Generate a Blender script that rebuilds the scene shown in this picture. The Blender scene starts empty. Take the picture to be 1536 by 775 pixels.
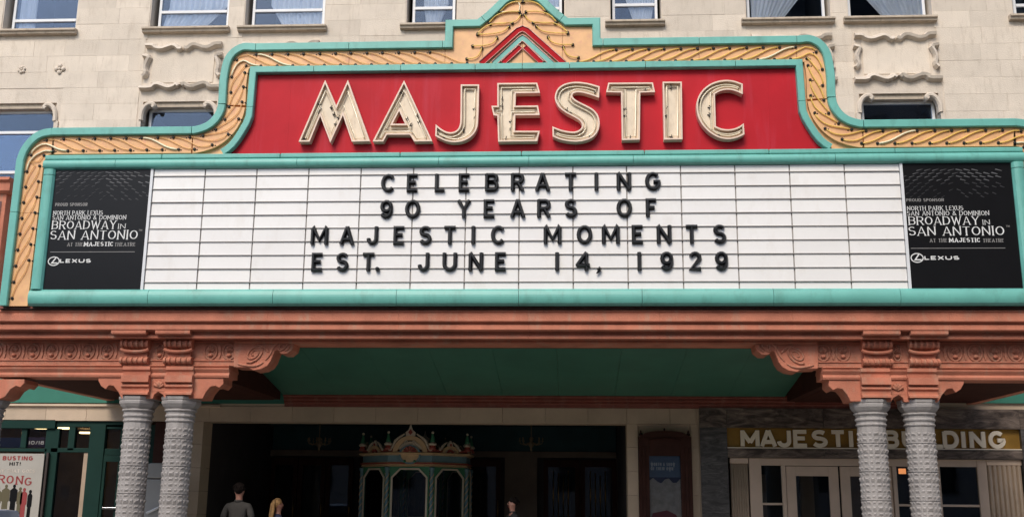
import bpy, math, random
from mathutils import Vector, Matrix
from mathutils.geometry import tessellate_polygon
random.seed(7)
R = math.radians
PI = math.pi
sc = bpy.context.scene
COL = sc.collection

# ------------------------------------------------------------------ camera
FPX, YAW, PITCH, ROLL, EYE = 1580.0, 3.2, 12.9, 0.55, 1.6
def cam_axes():
    a, p, r = R(YAW), R(PITCH), R(ROLL)
    fw = Vector((-math.sin(a) * math.cos(p), math.cos(a) * math.cos(p), math.sin(p)))
    rt = Vector((math.cos(a), math.sin(a), 0)); up = rt.cross(fw)
    return fw, rt * math.cos(r) + up * math.sin(r), -rt * math.sin(r) + up * math.cos(r)
FW, RT, UP = cam_axes()
cd = bpy.data.cameras.new('camera'); cam = bpy.data.objects.new('camera', cd); COL.objects.link(cam)
cam.matrix_world = Matrix(((RT.x, UP.x, -FW.x, 0), (RT.y, UP.y, -FW.y, 0), (RT.z, UP.z, -FW.z, EYE), (0, 0, 0, 1)))
cd.sensor_width = 36; cd.lens = 36 * FPX / 1536; cd.clip_start = .1; cd.clip_end = 2000
sc.camera = cam
def at(px, py, Y):
    """measured photo position -> (x, z) on the real plane y = Y"""
    d = FW * FPX + RT * (px - 768) - UP * (py - 387.5)
    t = Y / d.y
    return d.x * t, EYE + d.z * t

# ------------------------------------------------------------------ light
SUN_EL, SUN_AZ = 45.0, 196.0          # sun behind the viewer, a little to the left
w = bpy.data.worlds.new('World'); sc.world = w; w.use_nodes = True
nt = w.node_tree; sky = nt.nodes.new('ShaderNodeTexSky'); sky.sky_type = 'NISHITA'; sky.sun_disc = False
sky.sun_elevation = R(SUN_EL); sky.sun_rotation = R(SUN_AZ); sky.air_density = 1.0; sky.dust_density = 1.5
bg = nt.nodes['Background']; nt.links.new(sky.outputs[0], bg.inputs[0]); bg.inputs[1].default_value = 0.135
sl = bpy.data.lights.new('sun', 'SUN'); sun = bpy.data.objects.new('sun', sl); COL.objects.link(sun)
sl.energy = 1.75; sl.angle = R(24); sl.color = (1, .92, .81)
az = R(SUN_AZ); el = R(SUN_EL)
sdir = Vector((math.sin(az) * math.cos(el), math.cos(az) * math.cos(el), math.sin(el)))
sun.rotation_euler = sdir.to_track_quat('Z', 'Y').to_euler(); sun.location = (0, -5, 30)
sc.view_settings.view_transform = 'Standard'; sc.view_settings.look = 'None'
sc.view_settings.exposure = 0.56; sc.view_settings.gamma = 1

# ------------------------------------------------------------------ materials
def mat(name, col, rough=.6, var=.12, scale=3.0, bump=0.0, metal=0.0, spec=.5, fine=40., dirt=None, dirt_amt=.0, coat=0., perobj=0., ds=(1, 1, .35)):
    m = bpy.data.materials.new(name); m.use_nodes = True; n = m.node_tree; L = n.links
    b = n.nodes['Principled BSDF']; b.inputs['Roughness'].default_value = rough; b.inputs['Metallic'].default_value = metal
    b.inputs['Specular IOR Level'].default_value = spec; b.inputs['Coat Weight'].default_value = coat
    tc = n.nodes.new('ShaderNodeTexCoord'); geo = n.nodes.new('ShaderNodeNewGeometry')
    nz = n.nodes.new('ShaderNodeTexNoise'); nz.inputs['Scale'].default_value = scale; nz.inputs['Detail'].default_value = 6; nz.inputs['Roughness'].default_value = .6
    L.new(geo.outputs['Position'], nz.inputs['Vector'])
    rp = n.nodes.new('ShaderNodeMapRange'); rp.inputs[1].default_value = .3; rp.inputs[2].default_value = .7
    rp.inputs[3].default_value = 1 - var; rp.inputs[4].default_value = 1 + var
    L.new(nz.outputs['Fac'], rp.inputs[0])
    mx = n.nodes.new('ShaderNodeMix'); mx.data_type = 'RGBA'; mx.blend_type = 'MULTIPLY'; mx.inputs[0].default_value = 1
    mx.inputs[6].default_value = (*col, 1); L.new(rp.outputs[0], mx.inputs[7])
    out = mx.outputs[2]
    if perobj:
        oi = n.nodes.new('ShaderNodeObjectInfo'); r2 = n.nodes.new('ShaderNodeMapRange')
        r2.inputs[3].default_value = 1 - perobj; r2.inputs[4].default_value = 1 + perobj; L.new(oi.outputs['Random'], r2.inputs[0])
        m3 = n.nodes.new('ShaderNodeMix'); m3.data_type = 'RGBA'; m3.blend_type = 'MULTIPLY'; m3.inputs[0].default_value = 1
        L.new(out, m3.inputs[6]); L.new(r2.outputs[0], m3.inputs[7]); out = m3.outputs[2]
    if dirt:
        n2 = n.nodes.new('ShaderNodeTexNoise'); n2.inputs['Scale'].default_value = scale * 2.3; n2.inputs['Detail'].default_value = 9; n2.inputs['Roughness'].default_value = .7
        mp = n.nodes.new('ShaderNodeMapping'); mp.inputs['Scale'].default_value = ds; mp.inputs['Location'].default_value = (3.1, 7.7, 1.3)
        L.new(geo.outputs['Position'], mp.inputs[0]); L.new(mp.outputs[0], n2.inputs['Vector'])
        r3 = n.nodes.new('ShaderNodeMapRange'); r3.inputs[1].default_value = .52; r3.inputs[2].default_value = .72; r3.inputs[4].default_value = dirt_amt
        L.new(n2.outputs['Fac'], r3.inputs[0])
        m4 = n.nodes.new('ShaderNodeMix'); m4.data_type = 'RGBA'; L.new(r3.outputs[0], m4.inputs[0]); L.new(out, m4.inputs[6]); m4.inputs[7].default_value = (*dirt, 1); out = m4.outputs[2]
    L.new(out, b.inputs['Base Color'])
    if bump:
        n5 = n.nodes.new('ShaderNodeTexNoise'); n5.inputs['Scale'].default_value = fine; n5.inputs['Detail'].default_value = 5
        L.new(geo.outputs['Position'], n5.inputs['Vector'])
        bp = n.nodes.new('ShaderNodeBump'); bp.inputs['Strength'].default_value = bump; bp.inputs['Distance'].default_value = .02
        L.new(n5.outputs['Fac'], bp.inputs['Height']); L.new(bp.outputs[0], b.inputs['Normal'])
    return m
def glass(name, tint, gloss=.3, rough=.02):
    m = bpy.data.materials.new(name); m.use_nodes = True; n = m.node_tree; L = n.links
    n.nodes.remove(n.nodes['Principled BSDF']); o = n.nodes['Material Output']
    t = n.nodes.new('ShaderNodeBsdfTransparent'); t.inputs[0].default_value = (*tint, 1)
    g = n.nodes.new('ShaderNodeBsdfGlossy'); g.inputs['Roughness'].default_value = rough; g.inputs[0].default_value = (.62, .78, 1, 1)
    f = n.nodes.new('ShaderNodeFresnel'); f.inputs[0].default_value = 1.5
    nz = n.nodes.new('ShaderNodeTexNoise'); nz.inputs['Scale'].default_value = .8; bp = n.nodes.new('ShaderNodeBump'); bp.inputs['Strength'].default_value = .06; bp.inputs['Distance'].default_value = .05
    L.new(nz.outputs['Fac'], bp.inputs['Height']); L.new(bp.outputs[0], g.inputs['Normal'])
    a = n.nodes.new('ShaderNodeMath'); a.operation = 'ADD'; a.use_clamp = True; a.inputs[1].default_value = gloss; L.new(f.outputs[0], a.inputs[0])
    x = n.nodes.new('ShaderNodeMixShader'); L.new(a.outputs[0], x.inputs[0]); L.new(t.outputs[0], x.inputs[1]); L.new(g.outputs[0], x.inputs[2]); L.new(x.outputs[0], o.inputs[0])
    return m
def emit(name, col, s):
    m = bpy.data.materials.new(name); m.use_nodes = True; b = m.node_tree.nodes['Principled BSDF']
    b.inputs['Base Color'].default_value = (*col, 1); b.inputs['Emission Color'].default_value = (*col, 1); b.inputs['Emission Strength'].default_value = s
    return m
def marble(name, c0, c1, sc_=2.0):
    m = mat(name, c0, .3, .1, 3); n = m.node_tree; L = n.links; b = n.nodes['Principled BSDF']
    geo = n.nodes.new('ShaderNodeNewGeometry'); mp = n.nodes.new('ShaderNodeMapping'); mp.inputs['Scale'].default_value = (.6, 1, 2.2)
    L.new(geo.outputs['Position'], mp.inputs[0])
    oi = n.nodes.new('ShaderNodeObjectInfo'); ad = n.nodes.new('ShaderNodeVectorMath'); ad.operation = 'ADD'
    mu = n.nodes.new('ShaderNodeMath'); mu.operation = 'MULTIPLY'; mu.inputs[1].default_value = 9; L.new(oi.outputs['Random'], mu.inputs[0])
    L.new(mp.outputs[0], ad.inputs[0]); L.new(mu.outputs[0], ad.inputs[1])
    nz = n.nodes.new('ShaderNodeTexNoise'); nz.inputs['Scale'].default_value = sc_; nz.inputs['Detail'].default_value = 9; nz.inputs['Roughness'].default_value = .68; nz.inputs['Distortion'].default_value = 1.4
    L.new(ad.outputs[0], nz.inputs['Vector'])
    cr = n.nodes.new('ShaderNodeValToRGB'); e = cr.color_ramp.elements; e[0].position = .40; e[0].color = (*c0, 1); e[1].position = .68; e[1].color = (*c1, 1)
    k = cr.color_ramp.elements.new(.54); k.color = tuple(c0[i] * .6 + c1[i] * .4 for i in range(3)) + (1,)
    L.new(nz.outputs['Fac'], cr.inputs[0]); L.new(cr.outputs[0], b.inputs['Base Color'])
    return m

M = {}
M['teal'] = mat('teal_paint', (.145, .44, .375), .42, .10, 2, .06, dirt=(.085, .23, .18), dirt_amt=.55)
M['orange'] = mat('apricot_panel', (.76, .43, .20), .5, .14, 3.5, .05, dirt=(.66, .30, .20), dirt_amt=.8, ds=(1, 1, 1))
M['red'] = mat('red_panel', (.47, .012, .022), .5, .12, 1.0, .02, spec=.16, dirt=(.50, .05, .08), dirt_amt=.5, ds=(1.6, 1, .15))
M['red2'] = mat('chevron_red', (.42, .010, .016), .6, .08, 3, spec=.1)
M['cream'] = mat('letter_cream', (.76, .64, .48), .45, .1, 4, dirt=(.40, .29, .18), dirt_amt=.5)
M['rim'] = mat('letter_rim', (.78, .60, .47), .4, .08, 6)
def tubemat(name, col, tr):
    m = mat(name, col, .35, .08, 6); n = m.node_tree; L = n.links; b = n.nodes['Principled BSDF']; o = n.nodes['Material Output']
    t = n.nodes.new('ShaderNodeBsdfTransparent'); t.inputs[0].default_value = (1, .95, .85, 1); x = n.nodes.new('ShaderNodeMixShader'); x.inputs[0].default_value = tr
    L.new(b.outputs[0], x.inputs[1]); L.new(t.outputs[0], x.inputs[2]); L.new(x.outputs[0], o.inputs[0]); return m
M['tube'] = mat('neon_glass_cream', (.78, .68, .50), .15, .05, 6, coat=.5)
M['amber'] = tubemat('neon_glass_amber', (.95, .66, .16), .3)
M['amberleft'] = tubemat('neon_glass_orange', (.90, .56, .24), .5)  # left-hand tubes, more orange and more see-through
M['ambercatch'] = tubemat('neon_glass_catchlight', (.95, .86, .60), .15)  # tubes catching the light, brightness painted into the glass colour
M['pink'] = mat('neon_glass_pink', (.62, .30, .25), .2, .05, 6, coat=.4)
M['black'] = mat('black_rubber', (.018, .014, .012), .5, .1, 5)
M['plastic'] = mat('black_letter_plastic', (.010, .010, .011), .3, .1, 5, spec=.35)
M['white'] = mat('reader_acrylic', (.84, .82, .79), .3, .025, 1.5, perobj=.03, dirt=(.64, .58, .50), dirt_amt=.28, ds=(1, 1, .5))
M['rail'] = mat('reader_rail', (.34, .31, .285), .5, .1, 5)
M['board'] = mat('poster_black', (.008, .008, .009), .3, .1, 3, spec=.2)
M['ink'] = mat('poster_white', (.72, .72, .70), .5, .02, 4)
M['ink2'] = mat('poster_grey', (.26, .25, .24), .5, .02, 4)
M['ink4'] = mat('poster_dim', (.11, .11, .115), .5, .3, 4)
M['ink3'] = mat('poster_faint', (.035, .035, .038), .5, .3, 4)
M['dark'] = mat('dark_brown_metal', (.030, .018, .014), .6, .2, 3)
M['terra'] = mat('terracotta', (.49, .180, .112), .7, .22, 2.2, .35, spec=.2, fine=60, dirt=(.42, .28, .20), dirt_amt=.75)
M['terrab'] = mat('terracotta_relief', (.44, .18, .115), .7, .22, 6, .35, spec=.2, fine=70, dirt=(.36, .25, .18), dirt_amt=.8)
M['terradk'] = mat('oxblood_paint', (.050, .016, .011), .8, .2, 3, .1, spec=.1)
M['mould'] = mat('oxblood_moulding', (.22, .065, .045), .5, .2, 3, .1, dirt=(.32, .19, .15), dirt_amt=.5)
M['green'] = mat('canopy_green', (.042, .155, .105), .5, .12, 1.5, .03)
M['tealdk'] = mat('shop_teal', (.008, .032, .025), .6, .12, 3, spec=.15)
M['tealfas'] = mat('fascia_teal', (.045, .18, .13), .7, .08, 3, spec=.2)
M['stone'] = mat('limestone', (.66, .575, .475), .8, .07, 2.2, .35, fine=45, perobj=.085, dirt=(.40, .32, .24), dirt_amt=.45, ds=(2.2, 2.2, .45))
M['stone2'] = mat('limestone_carved', (.64, .555, .46), .8, .08, 3, .35, fine=45, dirt=(.34, .27, .19), dirt_amt=.35)
M['sillm'] = mat('limestone_sill', (.48, .40, .31), .8, .12, 4, .35, fine=45, dirt=(.16, .12, .09), dirt_amt=.6)
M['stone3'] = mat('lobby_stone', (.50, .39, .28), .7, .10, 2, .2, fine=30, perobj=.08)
M['column'] = mat('grey_column', (.34, .315, .30), .6, .14, 5, .3, fine=60, dirt=(.19, .17, .16), dirt_amt=.4)
M['frame'] = mat('white_window_frame', (.70, .71, .72), .4, .05, 3)
M['curtain'] = mat('curtain_cloth', (.86, .86, .84), .9, .05, 3)
M['glass'] = glass('window_glass', (.93, .95, .98), .02)
M['glassdk'] = glass('shop_glass', (.82, .83, .83), .0)
M['room'] = mat('dark_room', (.045, .05, .06), .9, .2, 2)
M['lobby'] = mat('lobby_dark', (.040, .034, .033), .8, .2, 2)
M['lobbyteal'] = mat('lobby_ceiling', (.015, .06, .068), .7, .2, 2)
M['lobbybr'] = mat('lobby_pier', (.17, .125, .09), .6, .15, 2)
M['wood'] = mat('red_brown_wood', (.050, .020, .015), .6, .2, 5, .1, spec=.12)
M['marble'] = marble('dark_marble', (.050, .038, .032), (.30, .235, .19), 3.4)
M['marble2'] = marble('grey_marble', (.045, .043, .042), (.16, .15, .145), 5.5)
M['gold'] = mat('gold_panel', (.32, .18, .035), .45, .35, 1.6, spec=.3)
M['beige'] = mat('beige_door_paint', (.56, .43, .33), .45, .07, 3)
M['beige2'] = mat('fluted_panel', (.36, .27, .19), .55, .12, 3)
M['signlet'] = mat('sign_letter_cream', (.84, .74, .58), .5, .05, 3)
M['dullbrass'] = mat('tarnished_brass', (.14, .105, .06), .6, .2, 5)
M['brass'] = mat('brass', (.45, .30, .12), .3, .1, 5, metal=.9)
M['bgreen'] = mat('booth_green', (.045, .20, .10), .5, .15, 4)
M['bblue'] = mat('booth_blue', (.15, .26, .29), .5, .15, 4)
M['bgold'] = mat('booth_gold', (.62, .43, .23), .45, .15, 6)
M['bred'] = mat('booth_red', (.34, .07, .045), .45, .15, 4)
M['bcream'] = mat('booth_cream', (.62, .53, .40), .5, .1, 4)
M['asphalt'] = mat('asphalt', (.085, .083, .08), .9, .2, 1.2, .5, fine=60)
M['pave'] = mat('sidewalk_concrete', (.36, .33, .29), .85, .12, 1.5, .3, fine=50)
M['kerb'] = mat('kerb_concrete', (.28, .27, .25), .85, .1, 2, .3)
M['paint'] = mat('road_paint', (.7, .7, .68), .7, .1, 4)
M['opp'] = mat('opposite_brick', (.34, .26, .21), .85, .12, 2, .2)
M['carp'] = mat('car_paint', (.012, .014, .02), .12, .05, 3, coat=1.)
M['carroof'] = mat('roof_sky_reflection', (.40, .44, .52), .2, .05, 3, coat=1.)  # dark roof, white-blue sky reflection put into its colour
M['tyre'] = mat('tyre', (.02, .02, .02), .85)
M['chrome'] = mat('chrome', (.6, .6, .6), .15, metal=1.)
M['skin'] = mat('skin', (.30, .14, .10), .55, .05, 8)
M['shirt'] = mat('grey_shirt', (.050, .047, .044), .95, .15, 8, 1.0, fine=9, spec=.1)
M['shirtw'] = mat('navy_top', (.04, .045, .08), .9, .15, 8, 1.0, fine=9, spec=.1)
M['shirtd'] = mat('dark_top', (.03, .03, .032), .9, .15, 8, 1.0, fine=9, spec=.1)
M['trouser'] = mat('dark_trousers', (.03, .032, .04), .9, .08, 8)
M['hairb'] = mat('black_hair', (.010, .007, .006), .9, .2, 20, .5, spec=.1)
M['hairy'] = mat('blond_hair', (.42, .24, .10), .7, .35, 25, .5, spec=.2)
M['shopw'] = mat('shop_interior', (.24, .17, .12), .8, .2, 2)
M['posterw'] = mat('poster_paper', (.36, .34, .30), .6, .05, 3)
M['posterr'] = mat('poster_red_ink', (.25, .03, .03), .6, .05, 3)
M['posterg'] = mat('poster_olive_ink', (.09, .075, .035), .6, .05, 3)
M['posterb'] = mat('poster_blue_ink', (.15, .22, .32), .6, .15, 3)
M['sand'] = mat('poster_sand_ink', (.52, .45, .38), .6, .25, 9)
M['navy'] = mat('navy_sign', (.02, .025, .08), .5, .1, 3)
M['plum'] = mat('plum_sign', (.09, .05, .09), .5, .1, 3)
M['vehicle_refl'] = mat('pale_vehicle_reflection', (.34, .34, .33), .5, .08, 3)  # pale tone of a vehicle reflection, put on a solid
M['lamp'] = emit('warm_lamp', (1, .72, .35), 3.5)
M['lampo'] = emit('orange_lamp', (1, .35, .12), .8)

# ------------------------------------------------------------------ mesh helpers
class MB:
    def __init__(s): s.v = []; s.f = []
    def add(s, vs, fs):
        b = len(s.v); s.v += [tuple(v) for v in vs]; s.f += [tuple(b + i for i in f) for f in fs]; return s
    def box(s, x0, x1, y0, y1, z0, z1):
        return s.add([(x0, y0, z0), (x1, y0, z0), (x1, y1, z0), (x0, y1, z0), (x0, y0, z1), (x1, y0, z1), (x1, y1, z1), (x0, y1, z1)],
                     [(0, 3, 2, 1), (4, 5, 6, 7), (0, 1, 5, 4), (1, 2, 6, 5), (2, 3, 7, 6), (3, 0, 4, 7)])
    def prism(s, loops, y0, y1):
        """loops of (x, z); first outer, then holes; extruded from y0 (front) to y1"""
        tris = tessellate_polygon([[Vector((p[0], p[1], 0)) for p in lp] for lp in loops])
        flat = [p for lp in loops for p in lp]; n = len(flat)
        vs = [(p[0], y0, p[1]) for p in flat] + [(p[0], y1, p[1]) for p in flat]
        fs = []
        for t in tris:
            fs.append(tuple(t)); fs.append(tuple(n + i for i in reversed(t)))
        k = 0
        for lp in loops:
            m = len(lp)
            for i in range(m):
                a, b = k + i, k + (i + 1) % m; fs.append((a, b, n + b, n + a))
            k += m
        return s.add(vs, fs)
    def xprof(s, prof, x0, x1):
        """closed (y, z) profile extruded along x"""
        tris = tessellate_polygon([[Vector((p[0], p[1], 0)) for p in prof]]); n = len(prof)
        vs = [(x0, p[0], p[1]) for p in prof] + [(x1, p[0], p[1]) for p in prof]
        fs = [tuple(t) for t in tris] + [tuple(n + i for i in reversed(t)) for t in tris] + [(i, (i + 1) % n, n + (i + 1) % n, n + i) for i in range(n)]
        return s.add(vs, fs)
    def sweep(s, path, prof, closed=False, lim=.12):
        """path (x, z); prof closed loop of (offset to the left of travel, y)"""
        offs = normals(path, closed, lim); n = len(path); m = len(prof); vs = []; fs = []
        for (p, nn) in zip(path, offs):
            for (o, y) in prof: vs.append((p[0] + nn[0] * o, y, p[1] + nn[1] * o))
        for i in range(n if closed else n - 1):
            j = (i + 1) % n
            for k in range(m): fs.append((i * m + k, i * m + (k + 1) % m, j * m + (k + 1) % m, j * m + k))
        if not closed:
            fs.append(tuple(range(m))); fs.append(tuple((n - 1) * m + k for k in reversed(range(m))))
        return s.add(vs, fs)
    def tube(s, pts, r, n=6, closed=False):
        pts = [Vector(p) for p in pts]; k = len(pts); vs = []; fs = []
        for i, p in enumerate(pts):
            if closed: t = pts[(i + 1) % k] - pts[i - 1]
            else: t = pts[min(i + 1, k - 1)] - pts[max(i - 1, 0)]
            t.normalize(); a = Vector((0, 1, 0)) if abs(t.y) < .9 else Vector((0, 0, 1))
            u = t.cross(a).normalized(); v = t.cross(u)
            rr = r[i] if isinstance(r, (list, tuple)) else r
            for q in range(n): vs.append(p + (u * math.cos(2 * PI * q / n) + v * math.sin(2 * PI * q / n)) * rr)
        for i in range(k if closed else k - 1):
            j = (i + 1) % k
            for q in range(n): fs.append((i * n + q, i * n + (q + 1) % n, j * n + (q + 1) % n, j * n + q))
        if not closed:
            fs.append(tuple(reversed(range(n)))); fs.append(tuple((k - 1) * n + q for q in range(n)))
        return s.add(vs, fs)
    def lathe(s, prof, c=(0, 0, 0), n=16, sx=1, sy=1, rot=0):
        vs = []; fs = []; m = len(prof)
        for (r, z) in prof:
            for q in range(n):
                a = 2 * PI * q / n + rot; vs.append((c[0] + r * sx * math.cos(a), c[1] + r * sy * math.sin(a), c[2] + z))
        for i in range(m - 1):
            for q in range(n): fs.append((i * n + q, i * n + (q + 1) % n, (i + 1) * n + (q + 1) % n, (i + 1) * n + q))
        fs.append(tuple(reversed(range(n)))); fs.append(tuple((m - 1) * n + q for q in range(n)))
        return s.add(vs, fs)
    def ball(s, c, r, n=8, sy=1, sz=1):
        k = max(3, n // 2); return s.lathe([(r * math.sin(PI * i / k) + .0005, -r * sz * math.cos(PI * i / k)) for i in range(k + 1)], c, n, 1, sy)
    def mesh(s, name, m, smooth=False):
        me = bpy.data.meshes.new(name); me.from_pydata(s.v, [], s.f); me.materials.append(m)
        me.validate(); 
        import bmesh
        bm = bmesh.new(); bm.from_mesh(me); bmesh.ops.recalc_face_normals(bm, faces=bm.faces); bm.to_mesh(me); bm.free()
        if smooth:
            for p in me.polygons: p.use_smooth = True
        return me
    def build(s, name, m, parent=None, smooth=False, bevel=0, **tags):
        return link(name, s.mesh(name, m, smooth), parent, bevel, **tags)
def link(name, me, parent=None, bevel=0, loc=None, **tags):
    o = bpy.data.objects.new(name, me); COL.objects.link(o)
    if loc: o.location = loc
    if parent: o.parent = parent; 
    if parent and parent.type == 'EMPTY' and not loc: o.location = -parent.location
    if bevel:
        b = o.modifiers.new('bevel', 'BEVEL'); b.width = bevel; b.segments = 2; b.limit_method = 'ANGLE'; b.angle_limit = R(35)
    for k, v in tags.items(): o[k] = v
    return o
def thing(name, label, cat, loc=(0, 0, 0), group=None):
    o = bpy.data.objects.new(name, None); COL.objects.link(o); o.location = loc; o['label'] = label; o['category'] = cat
    o.empty_display_size = .2
    if group: o['group'] = group
    return o
def dup(root, loc, label=None):
    r = root.copy(); COL.objects.link(r); r.location = loc
    if label: r['label'] = label
    for ch in root.children:
        c = ch.copy(); COL.objects.link(c); c.parent = r
        for g in ch.children:
            d = g.copy(); COL.objects.link(d); d.parent = c
    return r
def normals(path, closed, lim=.12):
    n = len(path); out = []
    for i in range(n):
        def un(a, b):
            dx, dz = b[0] - a[0], b[1] - a[1]; l = math.hypot(dx, dz) or 1e-9; return (-dz / l, dx / l)
        n1 = un(path[i - 1], path[i]) if (i > 0 or closed) else None
        n2 = un(path[i], path[(i + 1) % n]) if (i < n - 1 or closed) else None
        if n1 is None: n1 = n2
        if n2 is None: n2 = n1
        bx, bz = n1[0] + n2[0], n1[1] + n2[1]; d = bx * bx + bz * bz
        k = 2 / d if d > lim else 2 / lim
        if d <= lim: k = min(k, 2 / (lim ** .5 * d ** .5 + 1e-9))
        out.append((bx * k, bz * k))
    return out
def offset(path, d, closed=False): return [(p[0] + n[0] * d, p[1] + n[1] * d) for p, n in zip(path, normals(path, closed))]
def area(lp): return sum(lp[i - 1][0] * lp[i][1] - lp[i][0] * lp[i - 1][1] for i in range(len(lp))) / 2
def ccw(lp): return lp if area(lp) > 0 else lp[::-1]
def smoothp(pts, it=2):
    for _ in range(it):
        q = [pts[0]]
        for a, b in zip(pts, pts[1:]):
            q += [(a[0] * .75 + b[0] * .25, a[1] * .75 + b[1] * .25), (a[0] * .25 + b[0] * .75, a[1] * .25 + b[1] * .75)]
        pts = q + [pts[-1]]
    return pts
def plen(path):
    s = [0]
    for a, b in zip(path, path[1:]): s.append(s[-1] + math.hypot(b[0] - a[0], b[1] - a[1]))
    return s
def pat(path, s, L):
    """point and left normal at arc length s"""
    s = max(0, min(s, L[-1] - 1e-6)); i = 0
    while L[i + 1] < s: i += 1
    a, b = path[i], path[i + 1]; t = (s - L[i]) / ((L[i + 1] - L[i]) or 1e-9); dx, dz = b[0] - a[0], b[1] - a[1]; l = math.hypot(dx, dz) or 1e-9
    return (a[0] + dx * t, a[1] + dz * t), (-dz / l, dx / l)
def subpath(path, s0, s1):
    L = plen(path); q = [pat(path, s0, L)[0]] + [p for p, l in zip(path, L) if s0 + .03 < l < s1 - .03] + [pat(path, s1, L)[0]]
    return q

# ------------------------------------------------------------------ stroke alphabet
def arc(cx, cy, rx, ry, a0, a1, n=7): return [(cx + rx * math.cos(R(a0 + (a1 - a0) * i / n)), cy + ry * math.sin(R(a0 + (a1 - a0) * i / n))) for i in range(n + 1)]
G = {
 'A': (.80, [[(0, -.08), (.47, 1.0), (.53, 1.0), (1, -.08)], [(.17, .25), (.83, .25)]]),
 'B': (.72, [[(0, -.08), (0, 1.08)], [(0, 1)] + arc(.62, .77, .34, .23, 90, -90) + [(0, .54)], [(0, .54)] + arc(.66, .27, .34, .27, 90, -90) + [(0, 0)]]),
 'C': (.76, [arc(.52, .5, .52, .5, 42, 318, 16)]),
 'D': (.76, [[(0, -.08), (0, 1.08)], [(0, 1)] + arc(.5, .5, .5, .5, 90, -90, 10) + [(0, 0)]]),
 'E': (.62, [[(1.08, 1), (0, 1), (0, 0), (1.08, 0)], [(0, .52), (.9, .52)]]),
 'F': (.60, [[(1.08, 1), (0, 1), (0, -.08)], [(0, .5), (.88, .5)]]),
 'G': (.80, [arc(.52, .5, .52, .5, 45, 345, 16) + [(1.0, .46), (.55, .46)]]),
 'H': (.74, [[(0, -.08), (0, 1.08)], [(1, -.08), (1, 1.08)], [(0, .52), (1, .52)]]),
 'I': (.20, [[(.5, -.08), (.5, 1.08)]]),
 'J': (.60, [[(1, 1.08), (1, .3)] + arc(.5, .3, .5, .3, 0, -180, 9)]),
 'K': (.72, [[(0, -.08), (0, 1.08)], [(1, 1.05), (.1, .48)], [(.3, .6), (1, -.05)]]),
 'L': (.58, [[(0, 1.08), (0, 0), (1.08, 0)]]),
 'M': (.92, [[(0, -.08), (0, .93), (.06, .99), (.5, .22), (.94, .99), (1, .93), (1, -.08)]]),
 'N': (.76, [[(0, -.08), (0, .96), (.05, .99), (.95, .01), (1, .04), (1, 1.08)]]),
 'O': (.80, ['c', arc(.5, .5, .5, .5, 0, 340, 17)]),
 'P': (.64, [[(0, -.08), (0, 1.08)], [(0, 1)] + arc(.6, .72, .4, .28, 90, -90) + [(0, .44)]]),
 'R': (.72, [[(0, -.08), (0, 1.08)], [(0, 1)] + arc(.6, .74, .38, .26, 90, -90) + [(0, .48)], [(.5, .48), (1, -.06)]]),
 'S': (.66, [arc(.5, .76, .48, .24, 35, 190, 8) + arc(.5, .76, .48, .24, 215, 270, 3)[:-1] + [(.5, .52)] + arc(.5, .26, .5, .26, 80, -20, 6) + arc(.5, .26, .5, .26, -40, -155, 6)]),
 'T': (.70, [[(-.08, 1), (1.08, 1)], [(.5, 1), (.5, -.08)]]),
 'U': (.76, [[(0, 1.08), (0, .36)] + arc(.5, .36, .5, .36, 180, 360, 9) + [(1, 1.08)]]),
 'V': (.78, [[(0, 1.06), (.5, 0), (1, 1.06)]]),
 'W': (1.05, [[(0, 1.06), (.26, 0), (.5, .9), (.74, 0), (1, 1.06)]]),
 'X': (.74, [[(0, 1.06), (1, -.06)], [(1, 1.06), (0, -.06)]]),
 'Y': (.76, [[(0, 1.06), (.5, .46), (1, 1.06)], [(.5, .5), (.5, -.08)]]),
 '0': (.72, ['c', arc(.5, .5, .5, .5, 0, 340, 17)]),
 '1': (.20, [[(.5, -.08), (.5, 1.08)]]),
 '2': (.66, [arc(.5, .72, .48, .28, 165, -20, 8) + [(.02, 0), (1.08, 0)]]),
 '4': (.76, [[(.78, -.08), (.78, .96), (.72, .99), (.0, .29), (.04, .24), (1.1, .24)]]),
 '9': (.66, [arc(.5, .68, .5, .32, 0, 350, 14), [(1.0, .70)] + arc(.46, .42, .54, .42, 5, -145, 9)]),
 '8': (.66, [arc(.5, .76, .42, .24, 0, 350, 13), arc(.5, .26, .5, .26, 0, 350, 13)]),
 '!': (.2, [[(.5, .35), (.5, 1.08)], [(.5, -.06), (.5, .06)]]),
 '/': (.4, [[(0, -.06), (1, 1.06)]]),
 '&': (.78, [[(1, 0), (.2, .72)] + arc(.42, .82, .22, .18, 190, -10, 7) + [(.1, .35)] + arc(.36, .22, .34, .22, 160, 330, 7) + [(.95, .45)]]),
}
def strokes(ch, x, z, h, hw, wscale=1.0):
    """list of (closed, [(x,z)]) and the advance width"""
    g = G[ch]; W = g[0] * h * wscale; st = g[1]; closed = st[0] == 'c'; res = []
    iw = max(W - 2 * hw, .001)
    for p in (st[1:] if closed else st):
        q = [(x + hw + iw * a, z + hw + (h - 2 * hw) * b) for a, b in p]
        d = [q[0]]
        for v in q[1:]:
            if math.hypot(v[0] - d[-1][0], v[1] - d[-1][1]) > .02 * h: d.append(v)
        res.append((closed, d))
    return res, W
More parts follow.
